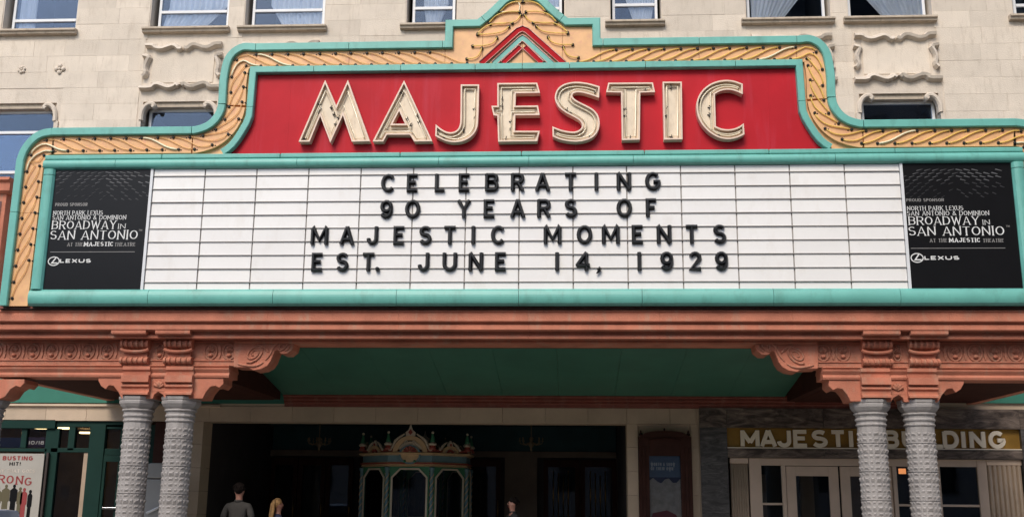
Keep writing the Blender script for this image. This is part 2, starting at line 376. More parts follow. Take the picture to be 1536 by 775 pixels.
def nib(mb, path, closed, thick, thin, y0, y1):
    """flat pen stroke, thick on stems and thin on bars, one continuous ribbon"""
    n = len(path); nn = normals(path, closed); m = n if closed else n - 1
    def seg(i):
        a, b = path[i % n], path[(i + 1) % n]; dx, dz = b[0] - a[0], b[1] - a[1]; l = math.hypot(dx, dz) or 1e-9; k = abs(dz) / l
        if dx * dz > 0 and abs(dx) > .25 * l and not closed and l > 4 * thick: k *= .35
        return (thin + (thick - thin) * k) / 2
    vs = []; fs = []
    if closed: ring = [(path[i], nn[i], (seg(i - 1) + seg(i)) / 2, 0) for i in range(n)]
    else:
        ring = []
        for i in range(n):
            if i == 0: ring.append((path[0], nn[0], seg(0), 0))
            elif i == n - 1: ring.append((path[i], nn[i], seg(i - 1), 0))
            else:
                a, b = seg(i - 1), seg(i); ring.append((path[i], nn[i], (a + b) / 2, 0))
    for p, q, h, _ in ring:
        vs += [(p[0] - q[0] * h, y0, p[1] - q[1] * h), (p[0] + q[0] * h, y0, p[1] + q[1] * h)]
    k = len(ring)
    for i in range(k if closed else k - 1):
        j = (i + 1) % k; fs.append((2 * i, 2 * j, 2 * j + 1, 2 * i + 1))
    mb.add(vs, fs)
def text_width(s, h, sp, ws): return sum((.5 * h * ws if c == ' ' else G[c][0] * h * ws + sp) for c in s) - sp
def write(mb, s, x, z, h, thick, thin, y0, y1=None, sp=None, ws=1.0, serif=False, align='l', fit=None):
    sp = h * .16 if sp is None else sp; y1 = y0 + .004 if y1 is None else y1
    if fit:
        w0 = text_width(s, h, sp, ws); k = fit / w0; ws *= k; sp *= k
    tw = text_width(s, h, sp, ws)
    if align == 'c': x -= tw / 2
    if align == 'r': x -= tw
    for c in s:
        if c == ' ': x += .5 * h * ws; continue
        st, W = strokes(c, x, z, h, thick / 2, ws)
        for si, (cl, p) in enumerate(st):
            nib(mb, p, cl, thick, thin, y0 - .0006 * si, y1)
            if serif and not cl:
                for e, f in ((p[0], p[1]), (p[-1], p[-2])):
                    if abs(e[1] - f[1]) > abs(e[0] - f[0]) * .8 and (e[1] < z + .12 * h or e[1] > z + .88 * h):
                        mb.box(e[0] - thick * .8, e[0] + thick * .8, y0 - .002 - .0003 * si, y1, min(max(e[1], z), z + h) - thin * .5, min(max(e[1], z), z + h) + thin * .5)
        x += W + sp
    return tw

XC = -0.71                      # axis of symmetry of the theatre front
def mx(x): return 2 * XC - x
def mirror(path): return [(mx(x), z) for x, z in path][::-1]
SG = 15.0                       # plane of the sign face
CF = 15.45                      # plane of the canopy frieze
WL = 19.4                       # plane of the theatre wall
GZ = 0.15                       # sidewalk level
def pts(l, Y, ox=0, oy=0, s=1.0): return [at(ox + a / s, oy + b / s, Y) for a, b in l]

# ------------------------------------------------------------------ ground, street
def sheet(name, x0, x1, y0, y1, z, m):
    o = MB().add([(x0, y0, z), (x1, y0, z), (x1, y1, z), (x0, y1, z)], [(0, 1, 2, 3)]).build(name, m); o['kind'] = 'structure'; return o
sheet('ground', -400, 400, -400, 400, -.02, M['asphalt'])
sheet('road', -400, 400, -3.0, 14.2, 0, M['asphalt'])
for x in range(-40, 41, 8):
    if x == 0: continue
for z_, y_ in ((.004, 5.6),):
    mb = MB()
    for k in range(-12, 12): mb.add([(k * 6, y_, z_), (k * 6 + 2.5, y_, z_), (k * 6 + 2.5, y_ + .12, z_), (k * 6, y_ + .12, z_)], [(0, 1, 2, 3)])
    o = mb.build('lane_marking', M['paint']); o['kind'] = 'structure'
o = MB().box(-60, 60, 14.35, 19.6, -.01, GZ).build('sidewalk', M['pave']); o['kind'] = 'structure'
o = MB().box(-60, 60, 14.2, 14.35, -.01, GZ + .005).build('kerb', M['kerb'], bevel=.02); o['kind'] = 'structure'
o = MB().box(-60, 60, -7, -3.0, -.01, GZ).build('opposite_sidewalk', M['pave']); o['kind'] = 'structure'

# ------------------------------------------------------------------ marquee sign
sign = thing('marquee_sign', 'big stepped theatre marquee sign in teal, apricot and red with a white reader board', 'marquee sign', (XC, SG + .3, 4.3))
BOT = 4.345
UL = 7.77                        # half width of the sign
left_outer = [(XC - UL, BOT), (XC - UL, at(23, 240, SG)[1])] + [at(a, b, SG) for a, b in ((31, 221), (46, 203), (62, 194))] + [(at(80, 190, SG)[0], 7.13), (at(291, 189, SG)[0], 7.13)]
left_outer += [at(a, b, SG) for a, b in ((302, 187), (312, 182), (320, 174), (326, 163), (327.6, 150))] + [at(328.5, 122, SG), at(333, 97, SG), at(337, 86, SG), at(344, 76, SG), at(354, 68.5, SG), at(366, 64, SG)]
left_outer += [(at(381, 62.5, SG)[0], 8.485), (-1.905, 8.485)]
_a = smoothp(left_outer[1:6], 2); _b = smoothp(left_outer[6:19], 2)
left_outer = left_outer[:1] + _a + _b + left_outer[19:]
TW = .125
hump = [(-1.905, 8.485), (-1.905, 8.83)] + [(at(716, 28, SG)[0], 8.83)] + [at(728, 20, SG), at(740, 9, SG), at(752, -3, SG), at(763, -10, SG)]
apex = (XC, 9.33)
full_outer = left_outer + hump[1:] + [apex] + mirror(hump)[:-1] + mirror(left_outer)
# monotone shape helper
def strip_poly(top, zb, x0, x1):
    t = [p for p in top if x0 + 1e-4 < p[0] < x1 - 1e-4]
    def zz(x, side):
        c = None
        for a, b in zip(top, top[1:]):
            if min(a[0], b[0]) - 1e-6 <= x <= max(a[0], b[0]) + 1e-6 and abs(b[0] - a[0]) > 1e-6:
                c = a[1] + (b[1] - a[1]) * (x - a[0]) / (b[0] - a[0])
                if side < 0: return c
        return c
    return [(x0, zb)] + [(x0, zz(x0, 1))] + t + [(x1, zz(x1, -1))] + [(x1, zb)]
MB().prism([ccw(offset(full_outer, -.03)[1:-1] + [(mx(XC - UL) - .03, BOT + .02), (XC - UL + .03, BOT + .02)])], SG + .12, SG + .55).build('sign_box', M['dark'], sign)
MB().prism([ccw(offset(full_outer, -.05)[1:-1] + [(mx(XC - UL) - .05, BOT + .03), (XC - UL + .05, BOT + .03)])], SG + .106, SG + .119).build('border_backing', M['orange'], sign)
# outer trim in sections
trim_prof = [(0, SG + .12), (0, SG + .0), (-.012, SG - .015), (-TW + .012, SG - .015), (-TW, SG), (-TW, SG + .12)]
def trim_sections(path, prof, cuts, name='trim_section', mname='teal', gap=.004):
    L = plen(path)[-1]; c = [0] + cuts + [L]
    for a, b in zip(c, c[1:]):
        MB().sweep(subpath(path, a + gap, b - gap), prof).build(name, M[mname], sign)
lp = full_outer; LL = plen(lp); T = LL[-1]
def s_near(path, L, q):
    best = min((math.hypot(pat(path, L[-1] * k / 3000, L)[0][0] - q[0], pat(path, L[-1] * k / 3000, L)[0][1] - q[1]), L[-1] * k / 3000) for k in range(1501)); return best[1]
cutsL = sorted(s_near(lp, LL, at(a, b, SG)) for a, b in ((15, 318), (78, 190), (288, 190), (328, 156), (384, 63), (524, 62), (664, 62), (723, 27)))
cuts = cutsL + [LL[len(left_outer) + len(hump) - 1]] + [T - c for c in reversed(cutsL)]
trim_sections(lp, trim_prof, cuts)
# apricot border panels along the band
band_prof = [(-.10, SG + .075), (-.10, SG + .105), (-.41, SG + .105), (-.41, SG + .075)]
for path in (left_outer, mirror(left_outer)):
    Lp = plen(path)[-1]; cs = [c for c in cutsL if c < Lp - .1]
    if path is not left_outer: cs = [Lp - c for c in reversed(cs)]
    cs = [.0] + cs + [Lp]
    for a, b in zip(cs, cs[1:]):
        sp = subpath(path, a + .003, b - .003); o_ = offset(sp, -.10); i_ = offset(sp, -.41); keep = [i_[0]]
        for k in range(1, len(sp)):
            dx, dz = sp[k][0] - sp[k - 1][0], sp[k][1] - sp[k - 1][1]; ex, ez = i_[k][0] - keep[-1][0], i_[k][1] - keep[-1][1]
            if dx * ex + dz * ez > .002 * math.hypot(dx, dz): keep.append(i_[k])
        MB().prism([ccw(o_ + keep[::-1])], SG + .050, SG + .104).build('border_panel', M['orange'], sign)
ztr = 8.115                       # top of the inner trim over the red field
htop = offset(hump, -.06)
humpfull = [(-1.89, 8.38)] + [(-1.85, 8.77)] + htop[2:] + [(XC, 9.26)] ; humpfull = humpfull + mirror(humpfull)
xs = [-1.905, at(724, 50, SG)[0], XC, mx(at(724, 50, SG)[0]), mx(-1.905)]
for a, b in zip(xs, xs[1:]):
    t = [p for p in humpfull if a + .02 < p[0] < b - .02]
    e0 = 8.44 if a < -1.8 else None
    def ztop(x):
        for p, q in zip(humpfull, humpfull[1:]):
            if p[0] <= x <= q[0] and q[0] > p[0]: return p[1] + (q[1] - p[1]) * (x - p[0]) / (q[0] - p[0])
        return 8.4
    x0, x1 = a + .003, b - .003
    poly = [(x0, ztr - .03), (x0, ztop(x0)), ] + t + [(x1, ztop(x1)), (x1, ztr - .03)]
    MB().prism([ccw(poly)], SG + .048, SG + .12).build('border_panel', M['orange'], sign)
# inner trim round the red field
red_edge = [at(a, b, SG) for a, b in ((335, 232), (343, 227), (351, 220), (359, 210), (366, 199), (373, 187), (378, 175), (380, 160))]
red_edge = red_edge + [(at(384, 108, SG)[0], 8.0)]
red_edge[-2] = (red_edge[-1][0] - .01, red_edge[-2][1])
inner = red_edge + mirror(red_edge)
IW = .105
iprof = [(0, SG + .13), (0, SG + .01), (.01, SG), (IW - .01, SG), (IW, SG + .01), (IW, SG + .13)]
Li = plen(inner); Ti = Li[-1]
ic = [Li[7], Li[8] + .9, Li[8] + 2.25, Li[8] + 3.4]
ic = ic + [Ti / 2] + [Ti - c for c in reversed(ic)]
trim_sections(inner, iprof, ic, 'inner_trim_section')
# red field
rp = red_edge + mirror(red_edge)
def redtop(x):
    for p, q in zip(rp, rp[1:]):
        if p[0] <= x <= q[0] and q[0] > p[0]: return p[1] + (q[1] - p[1]) * (x - p[0]) / (q[0] - p[0])
    return 8.0
cuts_r = [rp[0][0] - .04, -4.82, -4.3, -2.75, -1.3, .1, 1.55, 3.0, rp[-1][0] + .04]
for a, b in zip(cuts_r, cuts_r[1:]):
    x0, x1 = a + .0004, b - .0004
    t = [p for p in rp if x0 + .01 < p[0] < x1 - .01]
    poly = [(x0, 6.64), (x0, redtop(max(x0, rp[0][0] + .001)) + .02)] + [(p[0], p[1] + .02) for p in t] + [(x1, redtop(min(x1, rp[-1][0] - .001)) + .02), (x1, 6.64)]
    MB().prism([ccw(poly)], SG + .10, SG + .13).build('red_panel', M['red'], sign)
# flat trim under band and red field
UB = 7.135; UF = 7.32
xl, xr = XC - UF, XC + UF
c = [xl] + [xl + (xr - xl) * k / 8 for k in range(1, 8)] + [xr]
for a, b in zip(c, c[1:]):
    MB().box(a + .003, b - .003, SG - .01, SG + .12, 6.615, 6.685).build('ledge_trim', M['teal'], sign, bevel=.012)
# rounded frame of the reader board
def roundbar(h, d=.075, k=6):
    return [(h * i / k, math.sin(PI * i / k)) for i in range(k + 1)]
def hframe(x0, x1, z0, z1):
    h = z1 - z0; prof = [(SG + .10, z0), (SG + .01, z0)] + [(SG - .050 * math.sin(PI * (i + .0) / 8) ** .6, z0 + h * i / 8) for i in range(1, 8)] + [(SG + .01, z1), (SG + .10, z1)]
    return MB().xprof(prof, x0, x1)
def cutx(lst): return [XC + v for v in lst]
topc = [xl, -6.9, -4.1, -1.95, -.6, .95, 3.9, xr]
for a, b in zip(topc, topc[1:]): hframe(a + .003, b - .003, 6.458, 6.612).build('frame_section', M['teal'], sign)
botc = [xl] + [at(p, 447, SG)[0] for p in (223, 410, 595, 778, 963, 1160, 1350)] + [xr]
for a, b in zip(botc, botc[1:]): hframe(a + .003, b - .003, BOT, 4.588).build('frame_section', M['teal'], sign)
for sgn in (-1, 1):
    for za, zb in ((4.588, 6.36), (6.366, 6.458)):
        a, b = XC + sgn * UB, XC + sgn * UF; a, b = min(a, b), max(a, b)
        prof = [(SG + .10, a), (SG + .01, a)] + [(SG - .046 * math.sin(PI * i / 8) ** .6, a + (b - a) * i / 8) for i in range(1, 8)] + [(SG + .01, b), (SG + .10, b)]
        m_ = MB(); m_.xprof(prof, za + .002, zb - .002); m_.v = [(v[2], v[1], v[0]) for v in m_.v]
        m_.build('frame_section', M['teal'], sign)
# reader board
bx0, bx1 = at(228, 254, SG)[0] + .02, at(1350, 247, SG)[0] - .0
MB().box(XC - UB - .02, XC + UB + .02, SG + .06, SG + .13, 4.57, 6.47).build('reader_backing', M['rail'], sign)
zl = [6.458, 6.345, 6.138, 5.933, 5.728, 5.522, 5.316, 5.110, 4.904, 4.70, 4.588]
pan_mesh = {}
for i in range(14):
    x0 = bx0 + (bx1 - bx0) * i / 14; x1 = bx0 + (bx1 - bx0) * (i + 1) / 14
    for j in range(10):
        h = zl[j] - zl[j + 1]; key = round(h, 3)
        if key not in pan_mesh:
            ww = (x1 - x0) / 2 - .010
            pan_mesh[key] = MB().box(-ww, ww, -.008, .008, -h / 2 + .006, h / 2 - .006).mesh('reader_panel', M['white'])
        dz = random.uniform(-.0015, .0015)
        o = link('reader_panel', pan_mesh[key], sign); o.location = Vector(((x0 + x1) / 2, SG + .045 + random.uniform(0, .006), (zl[j] + zl[j + 1]) / 2 + dz)) - sign.location
        o.rotation_euler = (random.uniform(-.006, .006), random.uniform(-.0012, .0012), 0)
rl = MB()
for j in range(1, 10): rl.box(bx0, bx1, SG + .022, SG + .05, zl[j] - .0045, zl[j] + .0045)
rl.build('letter_rails', M['rail'], sign)
for xx, nm in ((bx0 - .02, 'l'), (bx1 + .02, 'r')):
    MB().box(xx - .022, xx + .018, SG + .015, SG + .06, 4.588, 6.458).build('divider_strip', M['frame'], sign)

# neon swirl tubes
def neon_pts(path, Lp, s0, ln, o0, o1, y=SG + .030):
    r = []
    for i in range(13):
        t = i / 12; k = t * t * (3 - 2 * t); k = k * .75 + .25 * (.5 - .5 * math.cos(PI * k))
        p, nn = pat(path, s0 + ln * t, Lp); o = o0 + (o1 - o0) * k
        r.append((p[0] + nn[0] * o, y + (.03 if i in (0, 12) else 0), p[1] + nn[1] * o))
    return r
pale = {(0, 8), (0, 9), (0, 16), (0, 25), (0, 27), (1, 8), (1, 16), (1, 27)}  # tubes coloured brighter as if they catch the light
sock = MB().lathe([(.004, -.03), (.024, -.028), (.024, .01), (.012, .02)], (0, 0, 0), 7).mesh('tube_socket', M['black'])
for side in (0, 1):
    path = smoothp([p for i, p in enumerate(offset(left_outer[:-1] + [(left_outer[-1][0] + .42, left_outer[-1][1])], -.262)) if i < 2 or i % 2 == 0 or i > len(left_outer) - 3], 2)
    if side: path = [(mx(a), b) for a, b in path]
    Lp = plen(path); Tn = Lp[-1]; k = 0; s = .12; sg = 1 if side else -1
    while s + .45 < Tn:
        a = neon_pts(path, Lp, s, .58 if s + .58 < Tn else Tn - s, sg * -.092, sg * .100)
        nm = 'ambercatch' if (side, k) in pale else ('amber' if side else 'amberleft')
        t = MB().tube(a, .015 if nm == 'ambercatch' else (.0105 if side else .0085), 6).build('neon_tube', M[nm], sign, smooth=True)
        for e in (0, -1):
            so = link('tube_socket', sock, t); so.location = (a[e][0] + random.uniform(-.008, .008), a[e][1] - .016, a[e][2]); so.rotation_euler = (R(90), random.uniform(-.3, .3), 0)
            so = link('tube_socket', sock, t); so.location = (a[e][0] + .045 * (1 if e else -1), a[e][1] - .0, a[e][2] - .01); so.rotation_euler = (R(90), 0, 0); so.scale = (.6, .6, .8)
        s += .247; k += 1
# tubes of the peak
right_tubes = [[(600, 12), (690, 10), (770, 45), (830, 112)], [(625, 118), (760, 112), (880, 150), (945, 225)], [(700, 235), (860, 232), (980, 255), (1065, 335)],
               [(735, 270), (790, 325), (920, 345), (1070, 345)], [(860, 385), (890, 440), (990, 468), (1120, 465)], [(1020, 490), (1050, 570), (1110, 600), (1180, 600)],
               [(610, 150), (650, 215), (760, 240), (935, 240)]]
for sgn in (0, 1):
    for q, tb in enumerate(right_tubes):
        p = smoothp([at(700 + a / 7.04, b / 7.04, SG) for a, b in tb], 2)
        if sgn: p = [(mx(a), b) for a, b in p]
        t = MB().tube([(a, SG + .018, b) for a, b in p], .0105, 6).build('neon_tube', M['amber'], sign, smooth=True)
        for e in (0, -1):
            so = link('tube_socket', sock, t); so.location = (p[e][0], SG + .030, p[e][1]); so.rotation_euler = (R(90), 0, 0)
p = [at(700 + a / 7.04, b / 7.04, SG) for a, b in ((365, 118), (400, 55), (470, 18), (545, 15), (562, 50), (550, 118))]
MB().tube([(a, SG + .03, b) for a, b in p], .012, 6, True).build('neon_tube', M['ambercatch'], sign, smooth=True)
# chevrons
def chev(pp, hw, mname, yy, tubes=True):
    p = [at(700 + a / 7.04, b / 7.04, SG) for a, b in pp]
    o = MB().sweep(p, [(-hw, SG + .07), (-hw, yy), (hw, yy), (hw, SG + .07)]).build('chevron_band', M[mname], sign)
    out = offset(p, hw) + offset(p, -hw)[::-1]
    MB().tube([(a, yy - .008, b) for a, b in out], .008, 5, True).build('outline_tube', M['pink'], o, smooth=True)
chev([(150, 668), (540, 318), (588, 298), (636, 318), (1028, 668)], .044, 'red2', SG + .024)
chev([(282, 668), (560, 412), (588, 395), (616, 412), (902, 668)], .044, 'teal', SG + .028)
chev([(380, 662), (568, 490)], .040, 'red2', SG + .024)
chev([(614, 490), (795, 662)], .040, 'red2', SG + .024)

# MAJESTIC channel letters
LT = {
 'M': [[(55, 660), (308, 72), (415, 320), (528, 72), (738, 655), (568, 660), (480, 400), (358, 665), (260, 405), (155, 660)], (440, 110)],
 'A': [[(62, 658), (362, 75), (632, 655), (462, 658), (420, 592), (195, 592), (158, 658)], (550, 110)],
 'J': [[(332, 112), (505, 112), (498, 470), (482, 545), (440, 605), (375, 648), (290, 668), (200, 660), (130, 630), (85, 605), (90, 500), (150, 550), (210, 575), (260, 572), (300, 550), (325, 505), (330, 440)], (640, 110)],
 'E': [[(170, 98), (552, 95), (578, 188), (345, 192), (340, 318), (560, 315), (575, 402), (340, 405), (335, 560), (576, 560), (552, 655), (178, 660), (170, 410), (133, 405), (113, 318), (170, 318)], (720, 110)],
 'S': [[(575, 130), (570, 235), (500, 210), (420, 186), (350, 180), (315, 198), (310, 225), (340, 260), (420, 300), (510, 345), (560, 400), (577, 470), (570, 540), (530, 605), (460, 645), (360, 662), (260, 655), (180, 635), (125, 610), (122, 518), (200, 550), (290, 568), (350, 568), (400, 540), (412, 500), (395, 460), (330, 420), (240, 375), (180, 325), (148, 265), (145, 210), (170, 150), (225, 108), (300, 88), (380, 85), (480, 100)], (810, 110)],
 'T': [[(82, 95), (510, 92), (530, 180), (388, 185), (383, 640), (215, 645), (207, 185), (62, 182)], (900, 110)],
 'I': [[(610, 85), (790, 85), (797, 637), (622, 640)], (900, 110)],
 'C': [[(605, 105), (605, 200), (530, 165), (460, 155), (390, 167), (335, 200), (345, 515), (400, 540), (470, 548), (540, 535), (590, 508), (615, 490), (622, 590), (560, 620), (480, 638), (400, 630), (320, 595), (240, 530), (180, 440), (158, 340), (170, 240), (220, 160), (290, 105), (370, 75), (450, 65), (530, 75)], (1020, 110)],
}
def round_loop(q, it=2):
    """soften gentle bends, keep true corners"""
    for _ in range(it):
        n = len(q); o = []
        for i in range(n):
            a, b, c = q[i - 1], q[i], q[(i + 1) % n]
            v1 = Vector((b[0] - a[0], b[1] - a[1])); v2 = Vector((c[0] - b[0], c[1] - b[1]))
            if v1.angle(v2) > R(48): o.append(b)
            else: o += [(b[0] - v1.x * .25, b[1] - v1.y * .25), (b[0] + v2.x * .25, b[1] + v2.y * .25)]
        q = o
    return q
holes = {'A': [(245, 492), (315, 360), (375, 492)]}
marks = {'M': [(255, 300), (250, 375), (370, 330), (395, 395), (440, 430), (410, 490), (110, 637)], 'A': [(395, 440), (430, 500), (490, 410), (510, 470), (345, 190)], 'J': [(465, 345), (465, 430), (360, 545), (165, 625)],
         'E': [(215, 240), (215, 315), (300, 465), (298, 540), (255, 628), (515, 150)], 'S': [(265, 350), (300, 385), (480, 612), (535, 180)], 'T': [(250, 345), (250, 410), (295, 622), (445, 160)], 'I': [(650, 330), (650, 410), (690, 130), (695, 615)],
         'C': [(292, 330), (288, 400), (375, 600), (190, 265)]}
for ch in 'MAJESTIC':
    lp_, (ox, oy) = LT[ch]; S6 = 6.458
    P_ = ccw([at(ox + a / S6, oy + b / S6, SG - .03) for a, b in lp_])
    if ch in 'JSC': P_ = round_loop(P_)
    loops = [P_]
    if ch in holes: loops.append(ccw([at(ox + a / S6, oy + b / S6, SG - .03) for a, b in holes[ch]])[::-1])
    body = MB().prism(loops, SG + .035, SG + .11).build('channel_letter', M['cream'], sign, label='cream channel letter %s of the word MAJESTIC' % ch)
    rm = MB(); tb = MB()
    for q in loops:
        rm.sweep(q, [(-.004, SG + .10), (-.004, SG - .032), (.018, SG - .032), (.018, SG + .10)], True)
        for d in (.058,):
            inn = offset(q, d, True); tb.tube([(a, SG + .005, b) for a, b in inn], .012, 6, True)
    rm.build('letter_rim', M['rim'], body); tb.build('neon_tube', M['tube'], body, smooth=True)
    for (a, b) in marks[ch]:
        x, z = at(ox + a / S6, oy + b / S6, SG)
        q = MB(); hx = random.uniform(-.012, .012)
        q.tube([(x - hx, SG + .02, z + .035), (x + hx, SG - .002, z + .01), (x - .01, SG - .002, z - .02), (x, SG + .02, z - .035)], .0075, 5)
        if random.random() < .7: q.tube([(x - .03, SG + .03, z + .01), (x + .012, SG + .0, z - .012)], .009, 5)
        q.build('electrode', M['black'], body)

# changeable black letters
rows = [
 ('CELEBRATING', [582.7, 619.3, 660.7, 697, 738, 776.7, 813.9, 855.8, 894.3, 935.7, 979], (259.5, 287.5), 'top'),
 ('90YEARSOF', [580, 619.3, 696, 734.4, 776.7, 816, 856.4, 936.3, 977.2], (298.5, 326.2), 'second'),
 ('MAJESTICMOMENTS', [479.8, 521, 559, 599.3, 638.3, 675, 710, 747.4, 828.8, 876.7, 916, 956.6, 995.9, 1037.3, 1079.3], (338, 365.8), 'third'),
 ('EST.JUNE14,1929', [476.6, 514, 553, 567, 635.6, 674.8, 714, 751.5, 835.5, 874.8, 896.5, 958.8, 1000, 1042.7, 1082], (377.8, 406), 'bottom')]
ordn = ['first', 'second', 'third', 'fourth', 'fifth', 'sixth', 'seventh', 'eighth', 'ninth', 'tenth', 'eleventh']
rowwords = [['CELEBRATING'], ['90', 'YEARS', 'OF'], ['MAJESTIC', 'MOMENTS'], ['EST.', 'JUNE', '14,', '1929']]
HW = .0295
def ridge(mb, path, closed):
    yb = SG + .030; n = len(path)
    prof = [(-HW, yb), (-HW, SG + .008), (-HW * .3, SG - .022), (HW * .3, SG - .022), (HW, SG + .008), (HW, yb)]
    mb.sweep(path, prof, closed, 1.3)
for ri, (txt, cxs, (ya, yb), rn) in enumerate(rows):
    seq = [(w_, i, c_) for w_ in rowwords[ri] for i, c_ in enumerate(w_)]
    for (w_, i, c_), cx, ch in zip(seq, cxs, txt):
        x, z1 = at(cx, (ya - .012 * (cx - 580)/8) , SG); z0 = z1 - .2875 * 1.0
        z1 = at(768, (ya + yb) / 2 - (.0 if ri else .6), SG)[1] + .144; z0 = z1 - .288
        mb = MB(); h = .288
        if ch == '.':
            mb.lathe([(.001, 0), (.035, 0), (.03, .05), (.012, .07), (.001, .07)], (0, 0, 0), 10); mb.v = [(v[0], -v[2] + .0, v[1]) for v in mb.v]; mb.v = [(v[0] + x, v[1] + SG + .03, v[2] + z0 + .035) for v in mb.v]
        elif ch == ',':
            mb.tube([(x + .005, SG, z0 + .045), (x + .02, SG, z0 + .03), (x + .018, SG, z0 - .0), (x - .02, SG, z0 - .04)], [.03, .036, .024, .008], 7)
        else:
            st, W_ = strokes(ch, 0, z0, h, HW, 1.0)
            if ch == 'O' or ch == '0': st, W_ = strokes('0', 0, z0, h, HW, 1.12)
            for cl, p_ in st: ridge(mb, [(a + x - W_ / 2, b) for a, b in p_], cl)
        num = {'9': 'nine', '0': 'nought', '1': 'one', '4': 'four', '2': 'two'}
        what = {'.': 'full stop', ',': 'comma'}.get(ch, ('figure ' + num[ch]) if ch in num else 'letter ' + ch)
        wn_ = {'90': 'the number ninety', '14,': 'the day of June', '1929': 'the year', 'EST.': 'EST'}.get(w_, w_)
        lab = 'black %s, %s character of %s on the white reader board' % (what, ordn[i], wn_)
        o = mb.build('reader_letter', M['plastic'], None, label=lab, category='letter', group='black letters hung on the reader board')

# poster boards at both ends of the reader board
def poster_board(x0, x1, tx, lab):
    z0, z1 = 4.588, 6.458
    t = thing('poster_board', lab, 'poster', ((x0 + x1) / 2, SG + .04, z0), 'black poster boards at the ends of the reader board')
    MB().box(x0, x1, SG + .028, SG + .058, z0 + .001, z1 - .001).build('board', M['board'], t)
    yy = SG + .024
    def T(px, py): return at(px, py, SG)
    s = 1
    def put(txt, xa, xb, ya, yb, m_, th, tn, serif=True, nm='lettering'):
        xa2, zt = at(xa, ya, SG); xb2, zb = at(xb, yb, SG); hgt = zt - zb
        mb = MB(); write(mb, txt, xa2, zb, hgt, hgt * th, hgt * tn, yy, yy + .004, sp=hgt * .14, serif=serif, fit=xb2 - xa2); mb.build(nm, M[m_], t)
    return t, put
pl, put = poster_board(XC - UB, bx0 - .045, 0, 'black Broadway poster board at the left end of the reader board')
put('PROUD SPONSOR', 82, 130, 303.5, 308.5, 'ink2', .2, .12, False)
put('NORTH PARK LEXUS', 79, 153, 315.5, 321.5, 'ink', .13, .07)
put('SAN ANTONIO & DOMINION', 78, 188, 322.5, 328.5, 'ink', .13, .07)
put('BROADWAY', 77.5, 173, 330.5, 342.5, 'ink', .14, .055)
put('IN', 176, 187, 335, 342.2, 'ink', .13, .07)
put('SAN ANTONIO', 75, 205, 345, 358, 'ink', .14, .055)
put('AT THE', 100, 123, 363, 368.5, 'ink2', .18, .1)
put('MAJESTIC', 125, 169, 362, 368.5, 'ink', .22, .1)
put('THEATRE', 171, 202, 363, 368.5, 'ink2', .18, .1)
put('LEXUS', 89, 135, 387.5, 393.5, 'ink', .30, .2, False)
pr, putr = poster_board(bx1 + .045, XC + UB, 0, 'black Broadway poster board at the right end of the reader board')
putr('PROUD SPONSOR', 1360, 1417, 297, 301.5, 'ink2', .2, .12, False)
putr('NORTH PARK LEXUS', 1361, 1446, 308.5, 314.5, 'ink', .13, .07)
putr('SAN ANTONIO & DOMINION', 1361, 1485, 316, 322, 'ink', .13, .07)
putr('BROADWAY', 1363, 1470, 324, 336, 'ink', .14, .055)
putr('IN', 1474, 1486, 329, 336, 'ink', .13, .07)
putr('SAN ANTONIO', 1363, 1508, 339, 352, 'ink', .14, .055)
putr('AT THE', 1395, 1422, 357, 362.5, 'ink2', .18, .1)
putr('MAJESTIC', 1424, 1472, 356, 362.5, 'ink', .22, .1)
putr('THEATRE', 1475, 1507, 357, 362.5, 'ink2', .18, .1)
putr('LEXUS', 1387, 1440, 383, 389, 'ink', .30, .2, False)
for t, (ra, rb, ry), (cx, cy), (xa, xb), (tmx, tmy) in ((pl, (74, 201, 377.3), (79.5, 391), (84, 224), (207, 346)), (pr, (1367, 1509, 371.7), (1376.5, 386), (1354, 1508), (1510, 340))):
    a, z = at(ra, ry, SG); b, _ = at(rb, ry, SG); MB().box(max(a, XC - UB + .01), b, SG + .024, SG + .029, z - .004, z + .004).build('rule_line', M['ink2'], t)
    x, z = at(cx, cy, SG); mb = MB()
    mb.sweep([(x + .085 * math.cos(2 * PI * i / 20), z + .065 * math.sin(2 * PI * i / 20)) for i in range(20)], [(-.007, SG + .029), (-.007, SG + .024), (.007, SG + .024), (.007, SG + .029)], True)
    mb.sweep([(x + .028, z + .052), (x - .028, z - .028), (x + .06, z - .028)], [(-.009, SG + .029), (-.009, SG + .024), (.009, SG + .024), (.009, SG + .029)])
    mb.build('emblem', M['ink'], t)
    x, z = at(tmx, tmy, SG); mb = MB(); write(mb, 'TM', x, z, .03, .005, .004, SG + .024, SG + .028, sp=.004); mb.build('trade_mark', M['ink2'], t)
    for lvl, mn in ((0, 'ink4'), (1, 'ink3')):
        mb = MB()
        for r_ in range(9):
            if (lvl == 0) != (r_ < 4): continue
            y_ = 258 + r_ * 5.0 - (4 if t is pr else 0)
            for q in range(13):
                fx = xa + (xb - xa) * (q + .5 * (r_ % 2) + .2) / 13
                if random.random() < .05 + r_ * .06: continue
                x, z = at(fx, y_, SG); ln = .050 - .003 * r_
                sk = .012 * (1 if q > 6 else -1)
                mb.prism([ccw([(x - ln, z + sk - .007), (x + ln * .8, z - sk - .003), (x + ln, z - sk + .003), (x - ln * .8, z + sk + .007)])], SG + .024, SG + .028)
        mb.build('printed_pattern', M[mn], t, kind='stuff')

